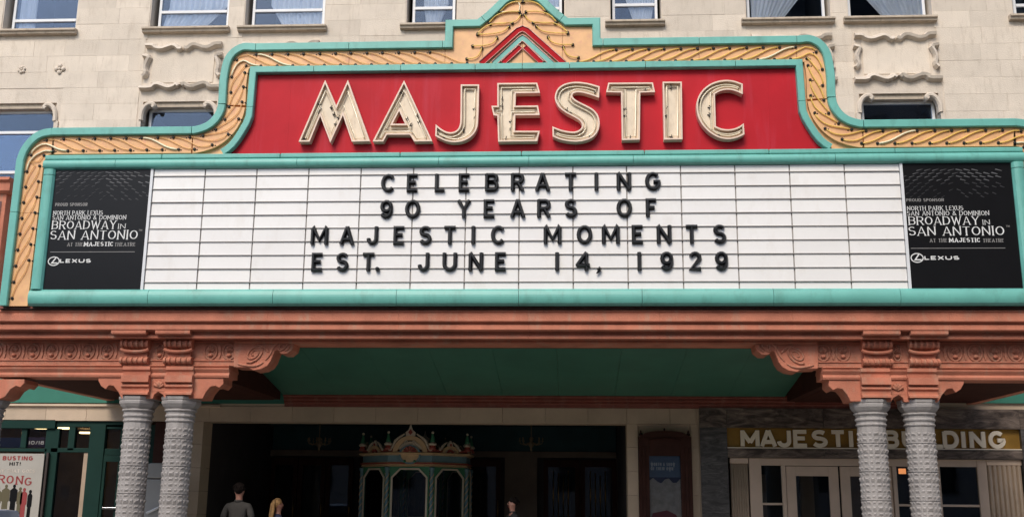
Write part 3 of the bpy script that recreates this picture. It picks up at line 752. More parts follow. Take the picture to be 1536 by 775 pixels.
# ------------------------------------------------------------------ canopy with terracotta entablature
can = thing('marquee_canopy', 'terracotta red canopy beam with carved brackets and green ceiling under the marquee', 'canopy', (XC, CF, 3.0))
def zc(py, Y=CF): return at(768, py - 0.0, Y)[1]
XL, XR = XC - 8.0, XC + 8.0
zt = zc(467, 15.3)
b1, b2, b3, b4, b5 = zc(484, 15.12), zc(495.5, 15.17), zc(503, 15.28), zc(507.5, 15.27), zc(515.5, CF)
corn = [(15.9, zt), (15.13, zt), (15.105, zt - .035), (15.125, zt - .05), (15.115, zt - .06), (15.105, b1 + .025), (15.13, b1 + .012), (15.165, b1), (15.18, b1 - .010), (15.155, b1 - .022), (15.148, b2 + .012), (15.165, b2), (15.275, b2 - .004), (15.285, b3 + .004), (15.255, b3), (15.25, b4), (15.9, b4)]
seg = [XL, -6.9, -4.45, -2.5, -.6, 1.3, 3.2, 5.4, XR]
for a, b in zip(seg, seg[1:]): MB().xprof(corn, a + .001, b - .001).build('cornice_section', M['terra'], can)
MB().box(XL + .1, XR - .1, 15.13, WL, zt + .01, 4.335).build('roof_slab', M['dark'], can)
MB().box(XL + .2, XR - .2, 15.07, 15.14, zt + .001, zt + .006).build('gap_flashing', M['dark'], can)
mb = MB(); mb.box(XL + .15, XR - .15, 15.115, 15.16, zt + .012, zt + .05); mb.build('conduit', M['mould'], can)
MB().xprof([(15.86, b4 - .002), (CF - .03, b4 - .002), (CF - .035, b4 - .035), (CF - .01, b4 - .05), (CF - .02, b5 + .02), (CF - .015, b5), (15.86, b5)], at(352, 530, CF)[0] + .001, mx(at(352, 530, CF)[0]) - .001).build('bay_fascia', M['terra'], can)
# side runs: frieze and lower moulding (outer bays) and brackets, left side traced then mirrored
zf0 = zc(549); zf1 = zc(567)
def side(sign_):
    f = (lambda x: x) if sign_ < 0 else mx
    def X(px, py=530, Y=CF): return f(at(px, py, Y)[0])
    def bx(mb, xa, xb, *r): mb.box(min(xa, xb), max(xa, xb), *r); return mb
    def pr(prof, xa, xb): return MB().xprof(prof, min(xa, xb), max(xa, xb))
    xo = f(XL)
    # frieze wall
    bx(MB(), xo, X(352), CF + .03, CF + .42, zf0, b4 + .0).build('frieze', M['terrab'], can)
    lm = [(CF + .42, zf1), (CF + .01, zf1), (CF + .0, zf1 + .03), (CF + .015, zf0 - .11), (CF - .02, zf0 - .06), (CF - .025, zf0 - .035), (CF + .0, zf0 - .03), (CF - .03, zf0 - .01), (CF - .01, zf0 + .002), (CF + .03, zf0 + .004), (CF + .42, zf0 + .004)]
    pr(lm, xo, X(344, 552)).build('lower_moulding', M['terra'], can)
    # thin fillets above and below the medallions
    for py in (513, 541):
        z = zc(py); bx(MB(), xo, X(352), CF + .012, CF + .04, z - .008, z + .008).build('fillet', M['terra'], can)
    # medallions
    for px in (-8, 20, 48, 76, 104, 131, 159, 239, 315, 343):
        x = X(px); z = zc(527.5)
        mb = MB(); ov = [(x + .098 * math.cos(2 * PI * i / 14), z + .118 * math.sin(2 * PI * i / 14)) for i in range(14)]
        if px == 239: ov = [(x + (p[0] - x) * .6, p[1]) for p in ov]
        mb.tube([(a, CF + .025, b) for a, b in ov], .014, 6, True)
        for da in range(5):
            an = R(30 + 30 * da); mb.tube([(x + .02 * math.cos(an), CF + .02, z - .02 + .02 * math.sin(an)), (x + .062 * math.cos(an), CF + .012, z + .08 * math.sin(an))], [.006, .016], 5)
        o = mb.build('medallion', M['terrab'], can, smooth=True)
        MB().ball((x - .0, CF + .01, z - .055), .038, 8, .7, .7).build('boss', M['terra'], o, smooth=True)
        if px != 239:
            xs_ = X(px + 13.8)
            mb = MB(); mb.prism([ccw([(xs_ - .006, z - .1), (xs_ - .024, z - .03), (xs_ - .012, z), (xs_ - .024, z + .03), (xs_ - .006, z + .1), (xs_ + .006, z + .1), (xs_ + .024, z + .03), (xs_ + .012, z), (xs_ + .024, z - .03), (xs_ + .006, z - .1)])], CF + .012, CF + .035); mb.build('frieze_leaf', M['terrab'], can)
    # scrolled end bracket
    pg = [(350, 506), (436, 509), (440, 516), (438, 524), (430, 530), (421, 530), (416, 524), (412, 526), (409, 533), (406, 541), (401, 548), (392, 553), (380, 555), (372, 551), (350, 550)]
    poly = ccw([(f(at(a, b, CF)[0]), at(a, b, CF)[1]) for a, b in pg])
    eb = MB().prism([poly], CF + .005, CF + .40).build('scroll_bracket', M['terra'], can, bevel=.01)
    for (cx, cy, r0) in ((381, 530, .145), (424, 518, .075)):
        cx_, cz_ = at(cx, cy, CF); sp = []
        for i in range(26):
            a = i / 25 * 4.2 * PI; rr = r0 * (1 - .8 * i / 25); sp.append((f(cx_ + rr * math.cos(a + 3.9)), CF - .002, cz_ + rr * math.sin(-a - 1.2) * .95))
        MB().tube(sp, [.017 - .010 * i / 25 for i in range(26)], 5).build('scroll_volute', M['terrab'], eb, smooth=True)
    for lf in ([(356, 513), (372, 511), (392, 513), (407, 511)], [(398, 540), (406, 530), (409, 520), (418, 513)], [(356, 545), (368, 548), (384, 549), (395, 543)], [(386, 516), (396, 520), (403, 528)], [(427, 526), (433, 522), (435, 516)]):
        q = smoothp([(f(at(a, b, CF)[0]), at(a, b, CF)[1]) for a, b in lf], 2)
        MB().tube([(a, CF + .0, b) for a, b in q], [.006 + .014 * math.sin(PI * i / (len(q) - 1)) for i in range(len(q))], 6).build('acanthus_leaf', M['terrab'], eb, smooth=True)
    # capital bracket over the column pair
    pg = [(344, 551), (344, 556), (338, 562), (334, 567), (334, 575), (328, 581), (322, 578), (315, 579), (308, 587), (303, 597), (246, 597), (243, 591), (236, 587), (230, 591), (228, 597), (181, 597), (176, 587), (169, 578), (162, 577), (157, 583), (150, 578), (146, 570), (146, 551)]
    poly = ccw([(f(at(a, b, CF)[0]), at(a, b, CF)[1]) for a, b in pg])
    cb = MB().prism([poly], CF + .03, CF + .46).build('capital_bracket', M['terra'], can, bevel=.008)
    for px, w_ in ((205, 20), (270, 20)):
        x0, x1 = X(px - w_ - 1, 575), X(px + w_, 575); za, zb_, zc_, zd = zc(564), zc(575), zc(579), zc(594)
        prof = [(CF + .06, zc(551)), (CF - .045, zc(551)), (CF - .05, zc(556)), (CF - .02, zc(559)), (CF - .015, za), (CF - .075, za - .005), (CF - .085, zb_), (CF - .02, zb_ - .012), (CF - .05, zc_ - .005), (CF - .055, zc_ - .025), (CF - .02, zc_ - .05), (CF - .018, zd + .05), (CF - .06, zd + .03), (CF - .06, zd), (CF + .06, zd)]
        pr(prof, x0, x1).build('capital_block', M['terra'], can)
        # cornice breaks forward over the console
        xa, xb = X(px - 26, 500), X(px + 25, 500)
        pr([(15.40, b3 - .004), (15.175, b3 - .004), (15.160, b3 + .012), (15.158, b2 - .001), (15.40, b2 - .001)], xa, xb).build('cornice_break', M['terra'], can)
        # console: two fluted rolls with a curved lip between
        xa, xb = X(px - 19, 520), X(px + 19, 520)
        def roll(zt_, zb__, d, m_):
            mb = MB(); k = 7; cz = (zt_ + zb__) / 2; hh = (zt_ - zb__) / 2
            prof = [(CF + .04, zt_)] + [(CF - d * math.cos(-PI / 2 + PI * i / k), cz + hh * math.sin(PI / 2 - PI * i / k)) for i in range(k + 1)] + [(CF + .04, zb__)]
            mb.xprof(prof, min(xa, xb), max(xa, xb))
            o = mb.build('console_roll', M['terrab'], can)
            for u in (.0, .18, .40, .60, .82, 1.0):
                xx = xa + (xb - xa) * u; wv = .017 if u in (0, 1) else .015
                p2 = [(CF + .04, zt_ + .002)] + [(CF - (d + .024) * math.cos(-PI / 2 + PI * i / k), cz + (hh + .003) * math.sin(PI / 2 - PI * i / k)) for i in range(k + 1)] + [(CF + .04, zb__ - .002)]
                MB().xprof(p2, xx - wv, xx + wv).build('console_rib', M['terra'], o)
        roll(zc(508.5), zc(524), .10, 0); roll(zc(536.5), zc(548), .075, 0)
        mb = MB(); lip = []
        for i in range(11):
            u = -1 + 2 * i / 10; lip.append((X(px, 525) + u * .215, CF - .075, zc(524.5) - .045 * math.sqrt(max(0, 1 - u * u * .98))))
        mb.tube(lip, .026, 7)
        bx(mb, X(px - 17, 530), X(px + 17, 530), CF - .03, CF + .04, zc(537.5), zc(528)); mb.build('console_lip', M['terra'], can, smooth=False)
    # shell ornament between the blocks
    x = X(238, 577); mb = MB()
    for k in range(5):
        an = R(30 + 30 * k); mb.tube([(x, CF + .02, zc(583)), (x + .085 * math.cos(an), CF + .015, zc(583) + .1 * math.sin(an))], [.008, .026], 6)
    mb.build('shell_ornament', M['terrab'], can, smooth=True)
    # corner bracket and its return
    pg = [(35, 568), (35, 574), (29, 580), (22, 578), (14, 583), (6, 594), (-3, 598), (-60, 598), (-60, 568)]
    poly = ccw([(f(at(a, b, CF)[0]), at(a, b, CF)[1]) for a, b in pg])
    MB().prism([poly], CF + .03, CF + .46).build('corner_bracket', M['terra'], can, bevel=.008)
    # dark soffit of the outer bay, and the beam between bay and middle
    x0, x1 = f(XC - 7.80), f(XC - 4.72)
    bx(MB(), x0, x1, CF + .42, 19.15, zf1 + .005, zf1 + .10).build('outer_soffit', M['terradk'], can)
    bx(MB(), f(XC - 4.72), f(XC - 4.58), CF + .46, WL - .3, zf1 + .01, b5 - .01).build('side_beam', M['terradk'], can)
    bx(MB(), x0, f(XC - 7.95), CF + .40, WL - .02, zf1 - .0, zt).build('side_fascia', M['terra'], can)
side(-1); side(1)
# centre ceiling, tilted slightly down towards the wall, boards with fine joints
zcf = b5 + .16; zcb = at(768, 594, WL - .2)[1]
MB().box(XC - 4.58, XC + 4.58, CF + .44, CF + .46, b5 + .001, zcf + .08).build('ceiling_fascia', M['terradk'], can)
n = 9
for i in range(n):
    x0 = XC - 4.57 + 9.14 * i / n; x1 = XC - 4.57 + 9.14 * (i + 1) / n
    MB().add([(x0 + .002, CF + .42, zcf), (x1 - .002, CF + .42, zcf), (x1 - .002, WL - .05, zcb), (x0 + .002, WL - .05, zcb),
              (x0 + .002, CF + .42, zcf + .02), (x1 - .002, CF + .42, zcf + .02), (x1 - .002, WL - .05, zcb + .02), (x0 + .002, WL - .05, zcb + .02)],
             [(0, 1, 2, 3), (7, 6, 5, 4), (0, 4, 5, 1), (1, 5, 6, 2), (2, 6, 7, 3), (3, 7, 4, 0)]).build('ceiling_board', M['green'], can)

# columns
ctop = zc(598, CF + .24)
def column(x, lab, far=False):
    t = thing('column', lab, 'column', (x, CF + .24, GZ), 'grey studded columns under the canopy')
    H = ctop - GZ
    cap = MB()
    cap.lathe([(.20, -.38), (.215, -.37), (.222, -.35), (.205, -.34), (.205, -.31), (.225, -.295), (.225, -.27), (.21, -.26), (.215, -.225), (.24, -.21), (.24, -.19), (.215, -.18)], (0, 0, H), 16, rot=PI / 16)
    cap.lathe([(.225, -.18), (.255, -.15), (.285, -.105), (.29, -.065), (.28, -.055), (.295, -.045), (.30, 0)], (0, 0, H), 8, rot=PI / 8)
    link('capital', cap.mesh('capital', M['column']), t, loc=(0, 0, 0), bevel=.006)
    sh = MB().lathe([(.26, .0), (.26, .12), (.22, .16), (.205, .22), (.200, H - .38)], (0, 0, 0), 16, rot=PI / 16)
    link('shaft', sh.mesh('shaft', M['column']), t, loc=(0, 0, 0))
    st = MB(); NR = 27; dz = (H - .75) / NR
    for r_ in range(NR):
        z = .32 + r_ * dz + .02
        for q in range(16):
            a = 2 * PI * q / 16; big = (r_ % 6 == 2)
            ca, sa = math.cos(a), math.sin(a); w_ = .024 if q % 2 else .036; hz = dz * (.40 if r_ % 5 == 3 else .33); dpt = .012 if q % 2 else .018
            rr = .203 if r_ % 5 == 3 else .196; c = Vector((ca * rr, sa * rr, z)); tx = Vector((-sa, ca, 0)); tip = Vector((ca * (rr + dpt), sa * (rr + dpt), z + hz * .3))
            b0 = c - tx * w_ - Vector((0, 0, hz)); b1_ = c + tx * w_ - Vector((0, 0, hz)); b2_ = c + tx * w_ + Vector((0, 0, hz)); b3_ = c - tx * w_ + Vector((0, 0, hz))
            st.add([b0, b1_, b2_, b3_, tip - tx * w_ * .45, tip + tx * w_ * .45], [(0, 1, 5, 4), (1, 2, 5), (2, 3, 4, 5), (3, 0, 4)])
    for r_ in range(0, NR + 1):
        if r_ % 5 == 4: st.lathe([(.195, -.006), (.214, -.004), (.214, .004), (.195, .006)], (0, 0, .32 + r_ * dz + .02 - dz * .5 + dz), 16, rot=PI / 16)
    link('studs', st.mesh('studs', M['column']), t, loc=(0, 0, 0), kind='stuff')
    return t
c0 = column(at(206, 640, CF + .24)[0], 'grey studded column, outer one of the left pair beside the teal shopfront')
dup(c0, (at(269.5, 640, CF + .24)[0], CF + .24, GZ), 'grey studded column, inner one of the left pair beside the dark lobby')
dup(c0, (at(1307, 640, CF + .24)[0], CF + .24, GZ), 'grey studded column in front of the I of MAJESTIC over the office doors')
dup(c0, (at(1379.5, 640, CF + .24)[0], CF + .24, GZ), 'grey studded column hiding the U of BUILDING, last on the right')
dup(c0, (at(-20, 640, CF + .24)[0], CF + .24, GZ), 'grey studded corner column cut by the left edge of the photo')
dup(c0, (mx(at(-20, 640, CF + .24)[0]), CF + .24, GZ), 'grey studded corner column just beyond the right edge of the photo')

# ------------------------------------------------------------------ theatre building
bld = thing('theatre_building', 'pale limestone theatre facade with tall curtained windows above the marquee', 'building', (XC, WL, GZ))
def F(px, py): return at(px, py, WL)
Z_TOP = 16.0; Z_LOW = 4.3
openings = []
def win_px(px0, px1, pyb, pyt=None, ztop=None):
    x0, zb = F(px0, pyb); x1, _ = F(px1, pyb); zt_ = F(px0, pyt)[1] if pyt is not None else ztop
    return x0, x1, zb, zt_
zs = F(232, 43)[1]                                  # sill line of the upper windows
H_U = 1.95
upper = []
for (a, b) in ((224, 341), (366, 486), (609, 684)):
    x0 = F(a, 43)[0]; x1 = F(b, 43)[0]; upper += [(x0, x1), (mx(x1), mx(x0))]
xa, xb = XC - .62, XC + .62; upper.append((xa, xb))
x0, x1 = F(2, 50)[0], F(112, 50)[0]; upper += [(x0, x1), (mx(x1), mx(x0))]
for (a, b) in upper: openings.append((a, b, zs, zs + H_U, 'u'))
zlt = F(260, 152)[1]; zlb = zlt - 2.4
lower = []
for (a, b) in ((213, 324), (362, 470)):
    x0 = F(a, 170)[0]; x1 = F(b, 170)[0]; lower += [(x0, x1), (mx(x1), mx(x0))]
x0, x1 = F(-140, 170)[0], F(83, 170)[0]; lower += [(x0, x1), (mx(x1), mx(x0))]
zlt2 = F(40, 160)[1]
for (a, b) in lower: openings.append((a, b, zlb, zlt, 'l'))
# backing wall
def wallcells(x0, x1, z0, z1, ops, y0, y1):
    xs = sorted({x0, x1} | {v for o in ops for v in o[:2] if x0 < v < x1}); zs_ = sorted({z0, z1} | {v for o in ops for v in o[2:4] if z0 < v < z1}); mb = MB()
    for a, b in zip(xs, xs[1:]):
        run = None
        for c_, d in zip(zs_, zs_[1:]):
            cx, cz = (a + b) / 2, (c_ + d) / 2
            if any(o[0] < cx < o[1] and o[2] < cz < o[3] for o in ops):
                if run: mb.box(a, b, y0, y1, *run); run = None
            else: run = (run[0], d) if run else (c_, d)
        if run: mb.box(a, b, y0, y1, *run)
    return mb
BX0, BX1 = -17.0, mx(-17.0)
wallcells(BX0, BX1, Z_LOW, Z_TOP, openings, WL + .012, WL + .45).build('wall', M['stone2'], bld)
# blocks
panels = []     # carved panel zones
for (a, b) in lower[:4]: panels.append((a - .06, b + .06, F(260, 136)[1], F(260, 60)[1]))
zb = F(270, 180)[1] - .0
course = .345; z = 8.75; n_block = 0
zrow0 = F(150, 180)[1]
rowz = []
zz_ = zrow0
while zz_ > 8.3: zz_ -= course
while zz_ < 12.2: rowz.append((zz_, zz_ + course)); zz_ += course
def sub_int(iv, cut):
    out = []
    for a, b in iv:
        if cut[1] <= a or cut[0] >= b: out.append((a, b)); continue
        if cut[0] > a: out.append((a, cut[0]))
        if cut[1] < b: out.append((cut[1], b))
    return out
xvis0, xvis1 = -12.4, 12.3
for (za, zb2) in rowz:
    for zpa, zpb in ((za, zb2),):
        iv = [(xvis0, xvis1)]
        for (a, b, c_, d, k) in openings:
            if c_ < zpb - .02 and d > zpa + .02: iv = sub_int(iv, (a - (.10 if k == 'l' else .02), b + (.10 if k == 'l' else .02)))
        for (a, b, c_, d) in panels:
            if c_ < zpb - .02 and d > zpa + .02: iv = sub_int(iv, (a, b))
        for a, b in iv:
            x = a
            while x < b - .05:
                w_ = random.uniform(.55, 1.25); w_ = b - x if x + w_ > b - .3 else w_
                MB().box(x + .0014, x + w_ - .0014, WL + random.uniform(-.003, .003), WL + .035, zpa + .0014, zpb - .0014).build('stone_block', M['stone'], bld)
                x += w_
# trim zones not covered by full courses get plain ashlar backing: already the wall

def curtain_mesh(x0, x1, z0, z1, y, kind, rnd):
    """cloth gathered to the top left or right corner, or hanging straight"""
    nx, nz = 36, 10; vs = []; fs = []
    for j in range(nz + 1):
        v = j / nz
        for i in range(nx + 1):
            u = i / nx; b0, b1_, t0, t1 = kind; k = min(1, v / .3)
            x = x0 + (x1 - x0) * ((b0 + (t0 - b0) * k) * (1 - u) + (b1_ + (t1 - b1_) * k) * u)
            yy = y + .035 * math.sin(u * 2 * PI * 11 + rnd) + .01 * math.sin(u * 41 + v * 2)
            vs.append((x, yy, z0 + (z1 - z0) * v))
    for j in range(nz):
        for i in range(nx): a = j * (nx + 1) + i; fs.append((a, a + 1, a + nx + 2, a + nx + 1))
    return MB().add(vs, fs)
def window(x0, x1, z0, z1, bar, fr, curt, lab=None, rooms=True):
    yg = WL + .22; fw = .055
    mb = MB(); mb.box(x0, x0 + fw, yg - .03, yg + .03, z0, z1); mb.box(x1 - fw, x1, yg - .03, yg + .03, z0, z1)
    mb.box(x0 + fw, x1 - fw, yg - .03, yg + .03, z0, z0 + fw); mb.box(x0 + fw, x1 - fw, yg - .03, yg + .03, z1 - fw, z1)
    wn = mb.build('window', M['frame'], bld, bevel=.006)
    for k, zbr in enumerate(bar): MB().box(x0 + fw, x1 - fw, yg - .04, yg + .02, zbr - .03, zbr + .03).build('sash_bar', M['frame'], wn, bevel=.005)
    zc_ = [z0 + fw] + list(bar) + [z1 - fw]
    for a, b in zip(zc_, zc_[1:]): MB().box(x0 + fw, x1 - fw, yg - .003 + random.uniform(-.002, .002), yg + .003, a + (.03 if a in bar else 0), b - (.03 if b in bar else 0)).build('pane', M['glass'], wn)
    MB().add([(x0, yg + 1.6, z0), (x1, yg + 1.6, z0), (x1, yg + 1.6, z1), (x0, yg + 1.6, z1), (x0, yg + .06, z0), (x1, yg + .06, z0), (x1, yg + .06, z1), (x0, yg + .06, z1)],
             [(0, 1, 2, 3), (0, 4, 5, 1), (3, 2, 6, 7), (0, 3, 7, 4), (1, 5, 6, 2)]).build('room_recess', M['room'], wn)
    for (ca, cb, kind) in curt:
        curtain_mesh(x0 + fw + (x1 - x0 - 2 * fw) * ca, x0 + fw + (x1 - x0 - 2 * fw) * cb, z0 + .02, z1 - .03, yg + .06, kind, random.random() * 6).build('curtain', M['curtain'], wn, smooth=True)
    return wn
def sill(x0, x1, z):
    prof = [(WL + .2, z), (WL - .02, z - .01), (WL - .13, z - .02), (WL - .135, z - .065), (WL - .10, z - .075), (WL - .09, z - .12), (WL - .01, z - .13), (WL + .2, z - .13)]
    MB().xprof(prof, x0, x1).build('sill', M['sillm'], bld, bevel=.006)
barz = F(280, 12)[1]
curt_by = {0: (0, .62, .1, 1), 1: (.5, 1, .2, 1), 2: (.45, 1, .22, 1), 3: (.03, .42, .03, .72), 4: (.3, .6, .2, .88), 5: (.5, .9, .28, 1), 6: (0, 1, 0, 1), 7: (.03, .3, .03, .3), 8: (.7, .97, .7, .97)}
curt_by = {k: [(0, 1, v)] for k, v in curt_by.items()}
for i, (a, b) in enumerate(upper):
    xa_, xb_ = a + .09, b - .045
    if i % 2 and i < 6: xa_, xb_ = a + .045, b - .06
    if i == 1 or i == 3: bars = [zs + H_U * .62]
    else: bars = [barz]
    if i == 6: bars = [barz - .05, barz + .6]
    if i > 6: bars = [F(60, 25)[1]]
    window(xa_, xb_, zs + .01, zs + H_U - .02, bars, None, curt_by[i])
    sill(a - (.11 if i != 7 else .6), b + (.06 if i != 8 else .6), zs + .005)
for i, (a, b) in enumerate(lower):
    bars = [F(260, 188)[1]]
    cu = []
    if i >= 4: bars = [F(40, 194)[1], F(40, 254)[1]]
    window(a + .07, b - .03, zlb + .02, zlt - .10, bars, None, cu)
    # lintel slab and corner volutes
    MB().box(a + .001, b - .001, WL + .06, WL + .21, zlt - .10, zlt - .001).build('lintel', M['sillm'], bld)
    for sg in (1, -1):
        cx = a if sg > 0 else b
        sp = [(cx - sg * .01, zlt - .40), (cx - sg * .01, zlt - .24), (cx + sg * .045, zlt - .105), (cx + sg * .14, zlt - .04), (cx + sg * .215, zlt - .055), (cx + sg * .235, zlt - .10), (cx + sg * .20, zlt - .125)]
        sp = smoothp(sp, 2)
        if sg < 0: sp = sp
        mb = MB(); mb.sweep(sp, [(-.045, WL + .10), (-.045, WL - .02), (-.02, WL - .05), (.02, WL - .05), (.045, WL - .02), (.045, WL + .10)]); mb.build('corner_volute', M['stone2'], bld)
        MB().box(min(cx - sg * .085, cx + sg * .0), max(cx - sg * .085, cx + sg * .0), WL - .025, WL + .032, zlb, zlt - .40).build('jamb_strip', M['stone2'], bld)
# carved panels
sc5 = 5.167
top_ = [(95, 100), (150, 100), (175, 122), (215, 128), (262, 112), (300, 100), (330, 108), (352, 132), (375, 120)]
bot_ = [(45, 428), (135, 428), (155, 405), (185, 398), (225, 412), (268, 428), (305, 418), (328, 398), (348, 415)]
lft_ = [(75, 180), (125, 190), (100, 230), (85, 275), (95, 320), (70, 345)]
bl1 = [(78, 345), (100, 330), (120, 345), (98, 365)]
axp = 372.0
def sw(mb, px, flip=False, hw=.058, mirror_px=False, cxx=0):
    p = px
    q = smoothp([at(200 + a / sc5, 50 + b / sc5, WL) for a, b in p], 1); q = [(x + cxx, z) for x, z in q]
    if mirror_px: c = at(200 + axp / sc5, 50 + 265 / sc5, WL)[0] + cxx; q = [(2 * c - x, z) for x, z in q]
    mb.sweep(q, [(-hw, WL + .032), (-hw, WL - .03), (-hw * .5, WL - .115), (hw * .4, WL - .095), (hw, WL - .02), (hw, WL + .032)])
base_c = (lower[0][0] + lower[0][1]) / 2
for i, (a, b) in enumerate(lower[:4]):
    c = (a + b) / 2; dx = c - base_c; k0 = at(200 + axp / sc5, 50 + 265 / sc5, WL)[0]; dx = c - k0
    x0, x1, z0, z1 = panels[i]
    MB().box(a + .12, b - .12, WL - .002, WL + .032, F(260, 124)[1], F(260, 74)[1]).build('panel_slab', M['stone'], bld)
    mb = MB()
    for m_ in (False, True): sw(mb, top_, mirror_px=m_, cxx=dx); 
    mb.build('panel_scroll', M['stone2'], bld)
    mb = MB()
    for m_ in (False, True): sw(mb, bot_, mirror_px=m_, cxx=dx)
    mb.build('panel_scroll', M['stone2'], bld)
    for m_ in (False, True):
        mb = MB(); sw(mb, lft_, mirror_px=m_, cxx=dx, hw=.052); mb.build('panel_scroll', M['stone2'], bld)
# rosettes on the flat wall at far left and right
for px, py, r_, four in ((33, 105, .085, 0), (90, 104, .115, 1)):
    for f in (lambda x: x, mx):
        x, z = F(px, py); x = f(x); mb = MB()
        n_ = 4 if four else 6
        for k in range(n_):
            an = 2 * PI * k / n_ + (PI / 2 if four else .3)
            mb.ball((x + r_ * .62 * math.cos(an), WL - .01, z + r_ * .62 * math.sin(an)), r_ * .42, 8, .8)
        mb.ball((x, WL - .02, z), r_ * .28, 8)
        if four:
            for k in range(4): an = 2 * PI * k / 4 + PI / 4; mb.ball((x + r_ * .55 * math.cos(an), WL - .0, z + r_ * .55 * math.sin(an)), r_ * .2, 6)
        mb.build('rosette', M['stone2'], bld, smooth=True)
# red terracotta bay on the wall, cut by the left edge of the frame
x1_ = F(16, 300)[0]; z1_ = F(10, 273)[1]; z2_ = F(10, 292)[1]; z3_ = F(10, 455)[1]
MB().xprof([(WL + .02, z1_), (WL - .34, z1_), (WL - .36, z1_ - .06), (WL - .30, z1_ - .10), (WL - .30, z2_), (WL - .22, z2_ - .04), (WL + .02, z2_ - .04)], x1_ - 3.2, x1_ + .12).build('bay_hood', M['terra'], bld)
MB().box(x1_ - 3.1, x1_ + .02, WL - .20, WL + .02, z3_, z2_ - .04).build('bay_wall', M['terra'], bld)
for k in range(4): MB().box(x1_ - .65 - k * .78, x1_ - .06 - k * .78, WL - .215, WL - .19, z3_ + .2, z2_ - .2).build('bay_window', M['glassdk'], bld)

# ---- closed shell of the building: back, sides, roof
MB().box(BX0, BX1, 33, 33.4, GZ, Z_TOP).build('back_wall', M['stone2'], bld)
for a_ in (BX0, BX1 - .4): MB().box(a_, a_ + .4, WL + .46, 32.99, GZ, Z_TOP).build('side_wall', M['stone2'], bld)
MB().box(BX0 - .1, BX1 + .1, WL - .1, 33.5, Z_TOP + .002, Z_TOP + .5).build('parapet', M['stone2'], bld)
def LX(px, py=680): return F(px, py)[0]
z_m0, z_m1 = F(768, 594)[1], F(768, 611)[1]         # oxblood moulding
z_l0 = F(768, 634)[1]                                # bottom of the stone lintel
mprof = [(WL + .0, z_m0 + .02), (WL - .16, z_m0 + .02), (WL - .17, z_m0 - .02), (WL - .11, z_m0 - .04), (WL - .12, z_m0 - .08), (WL - .07, z_m0 - .10), (WL - .08, z_m0 - .135), (WL - .03, z_m0 - .15), (WL - .03, z_m1), (WL, z_m1)]
for a, b in ((XC - 4.57, -2.2), (-2.2, .8), (.8, XC + 4.57), (XC + 4.57, XC + 6.9)): MB().xprof(mprof, a + .001, b - .001).build('wall_moulding', M['mould'], bld)
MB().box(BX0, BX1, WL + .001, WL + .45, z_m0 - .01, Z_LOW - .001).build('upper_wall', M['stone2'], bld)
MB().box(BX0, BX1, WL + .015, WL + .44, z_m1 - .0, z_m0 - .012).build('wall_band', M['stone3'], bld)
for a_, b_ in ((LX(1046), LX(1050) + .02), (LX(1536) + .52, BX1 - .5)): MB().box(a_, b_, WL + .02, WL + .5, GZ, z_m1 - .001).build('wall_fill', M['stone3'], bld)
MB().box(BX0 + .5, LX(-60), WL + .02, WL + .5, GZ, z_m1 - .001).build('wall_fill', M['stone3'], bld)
xlob0, xlob1 = LX(302), LX(941)
# stone lintel blocks over the lobby and to the left
xx = LX(-60); xe = xlob1 - .0; k = 0
while xx < LX(1046):
    w_ = .62 if xx > xlob1 else .78; w_ = min(w_, LX(1046) - xx)
    if xx < xlob1 and xx + w_ > xlob1: w_ = xlob1 - xx
    if w_ < .02: break
    zb_ = z_l0 if xx < xlob1 - .01 else z_l0
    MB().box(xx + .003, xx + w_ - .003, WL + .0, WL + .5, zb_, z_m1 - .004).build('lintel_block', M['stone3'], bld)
    xx += w_
MB().xprof([(WL + .0, z_m1 + .03), (WL - .05, z_m1 + .025), (WL - .055, z_m1 - .01), (WL - .015, z_m1 - .02), (WL, z_m1 - .02)], LX(-60), xlob0 + .3).build('string_course', M['stone3'], bld)
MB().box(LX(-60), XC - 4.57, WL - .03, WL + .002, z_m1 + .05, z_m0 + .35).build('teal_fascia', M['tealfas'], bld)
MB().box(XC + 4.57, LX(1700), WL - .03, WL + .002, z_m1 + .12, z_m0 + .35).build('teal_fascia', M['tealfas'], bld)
# piers either side of the lobby (stone courses)
def pier(x0, x1, z0, z1, y0=WL, y1=WL + .5, h=.42, m_='stone3'):
    z = z1
    while z > z0 + .02:
        hh = min(h, z - z0); MB().box(x0, x1, y0, y1, z - hh + .003, z - .003).build('pier_block', M[m_], bld); z -= hh
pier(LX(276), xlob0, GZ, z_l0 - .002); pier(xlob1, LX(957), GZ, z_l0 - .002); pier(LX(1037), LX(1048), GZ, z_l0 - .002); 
MB().box(LX(957) + .002, LX(1037) - .002, WL + .06, WL + .5, GZ, z_l0 - .002).build('pier_back', M['stone3'], bld)
MB().box(LX(228), LX(276) - .002, WL + .05, WL + .5, GZ, z_l0 - .002).build('dark_panel', M['wood'], bld)
# lobby box
LB = 24.2
MB().box(xlob0 - .3, xlob1 + .3, WL + .52, LB + .3, z_l0 + .25, z_l0 + .35).build('lobby_ceiling', M['lobbyteal'], bld)
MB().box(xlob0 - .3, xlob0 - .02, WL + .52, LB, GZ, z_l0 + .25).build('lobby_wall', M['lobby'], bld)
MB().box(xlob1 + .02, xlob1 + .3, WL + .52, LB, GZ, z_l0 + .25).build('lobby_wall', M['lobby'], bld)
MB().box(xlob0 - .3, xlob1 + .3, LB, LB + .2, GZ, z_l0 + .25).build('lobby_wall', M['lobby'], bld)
MB().box(xlob0 - .3, xlob1 + .3, WL + .5, LB, GZ - .05, GZ - .002).build('lobby_floor', M['lobby'], bld)
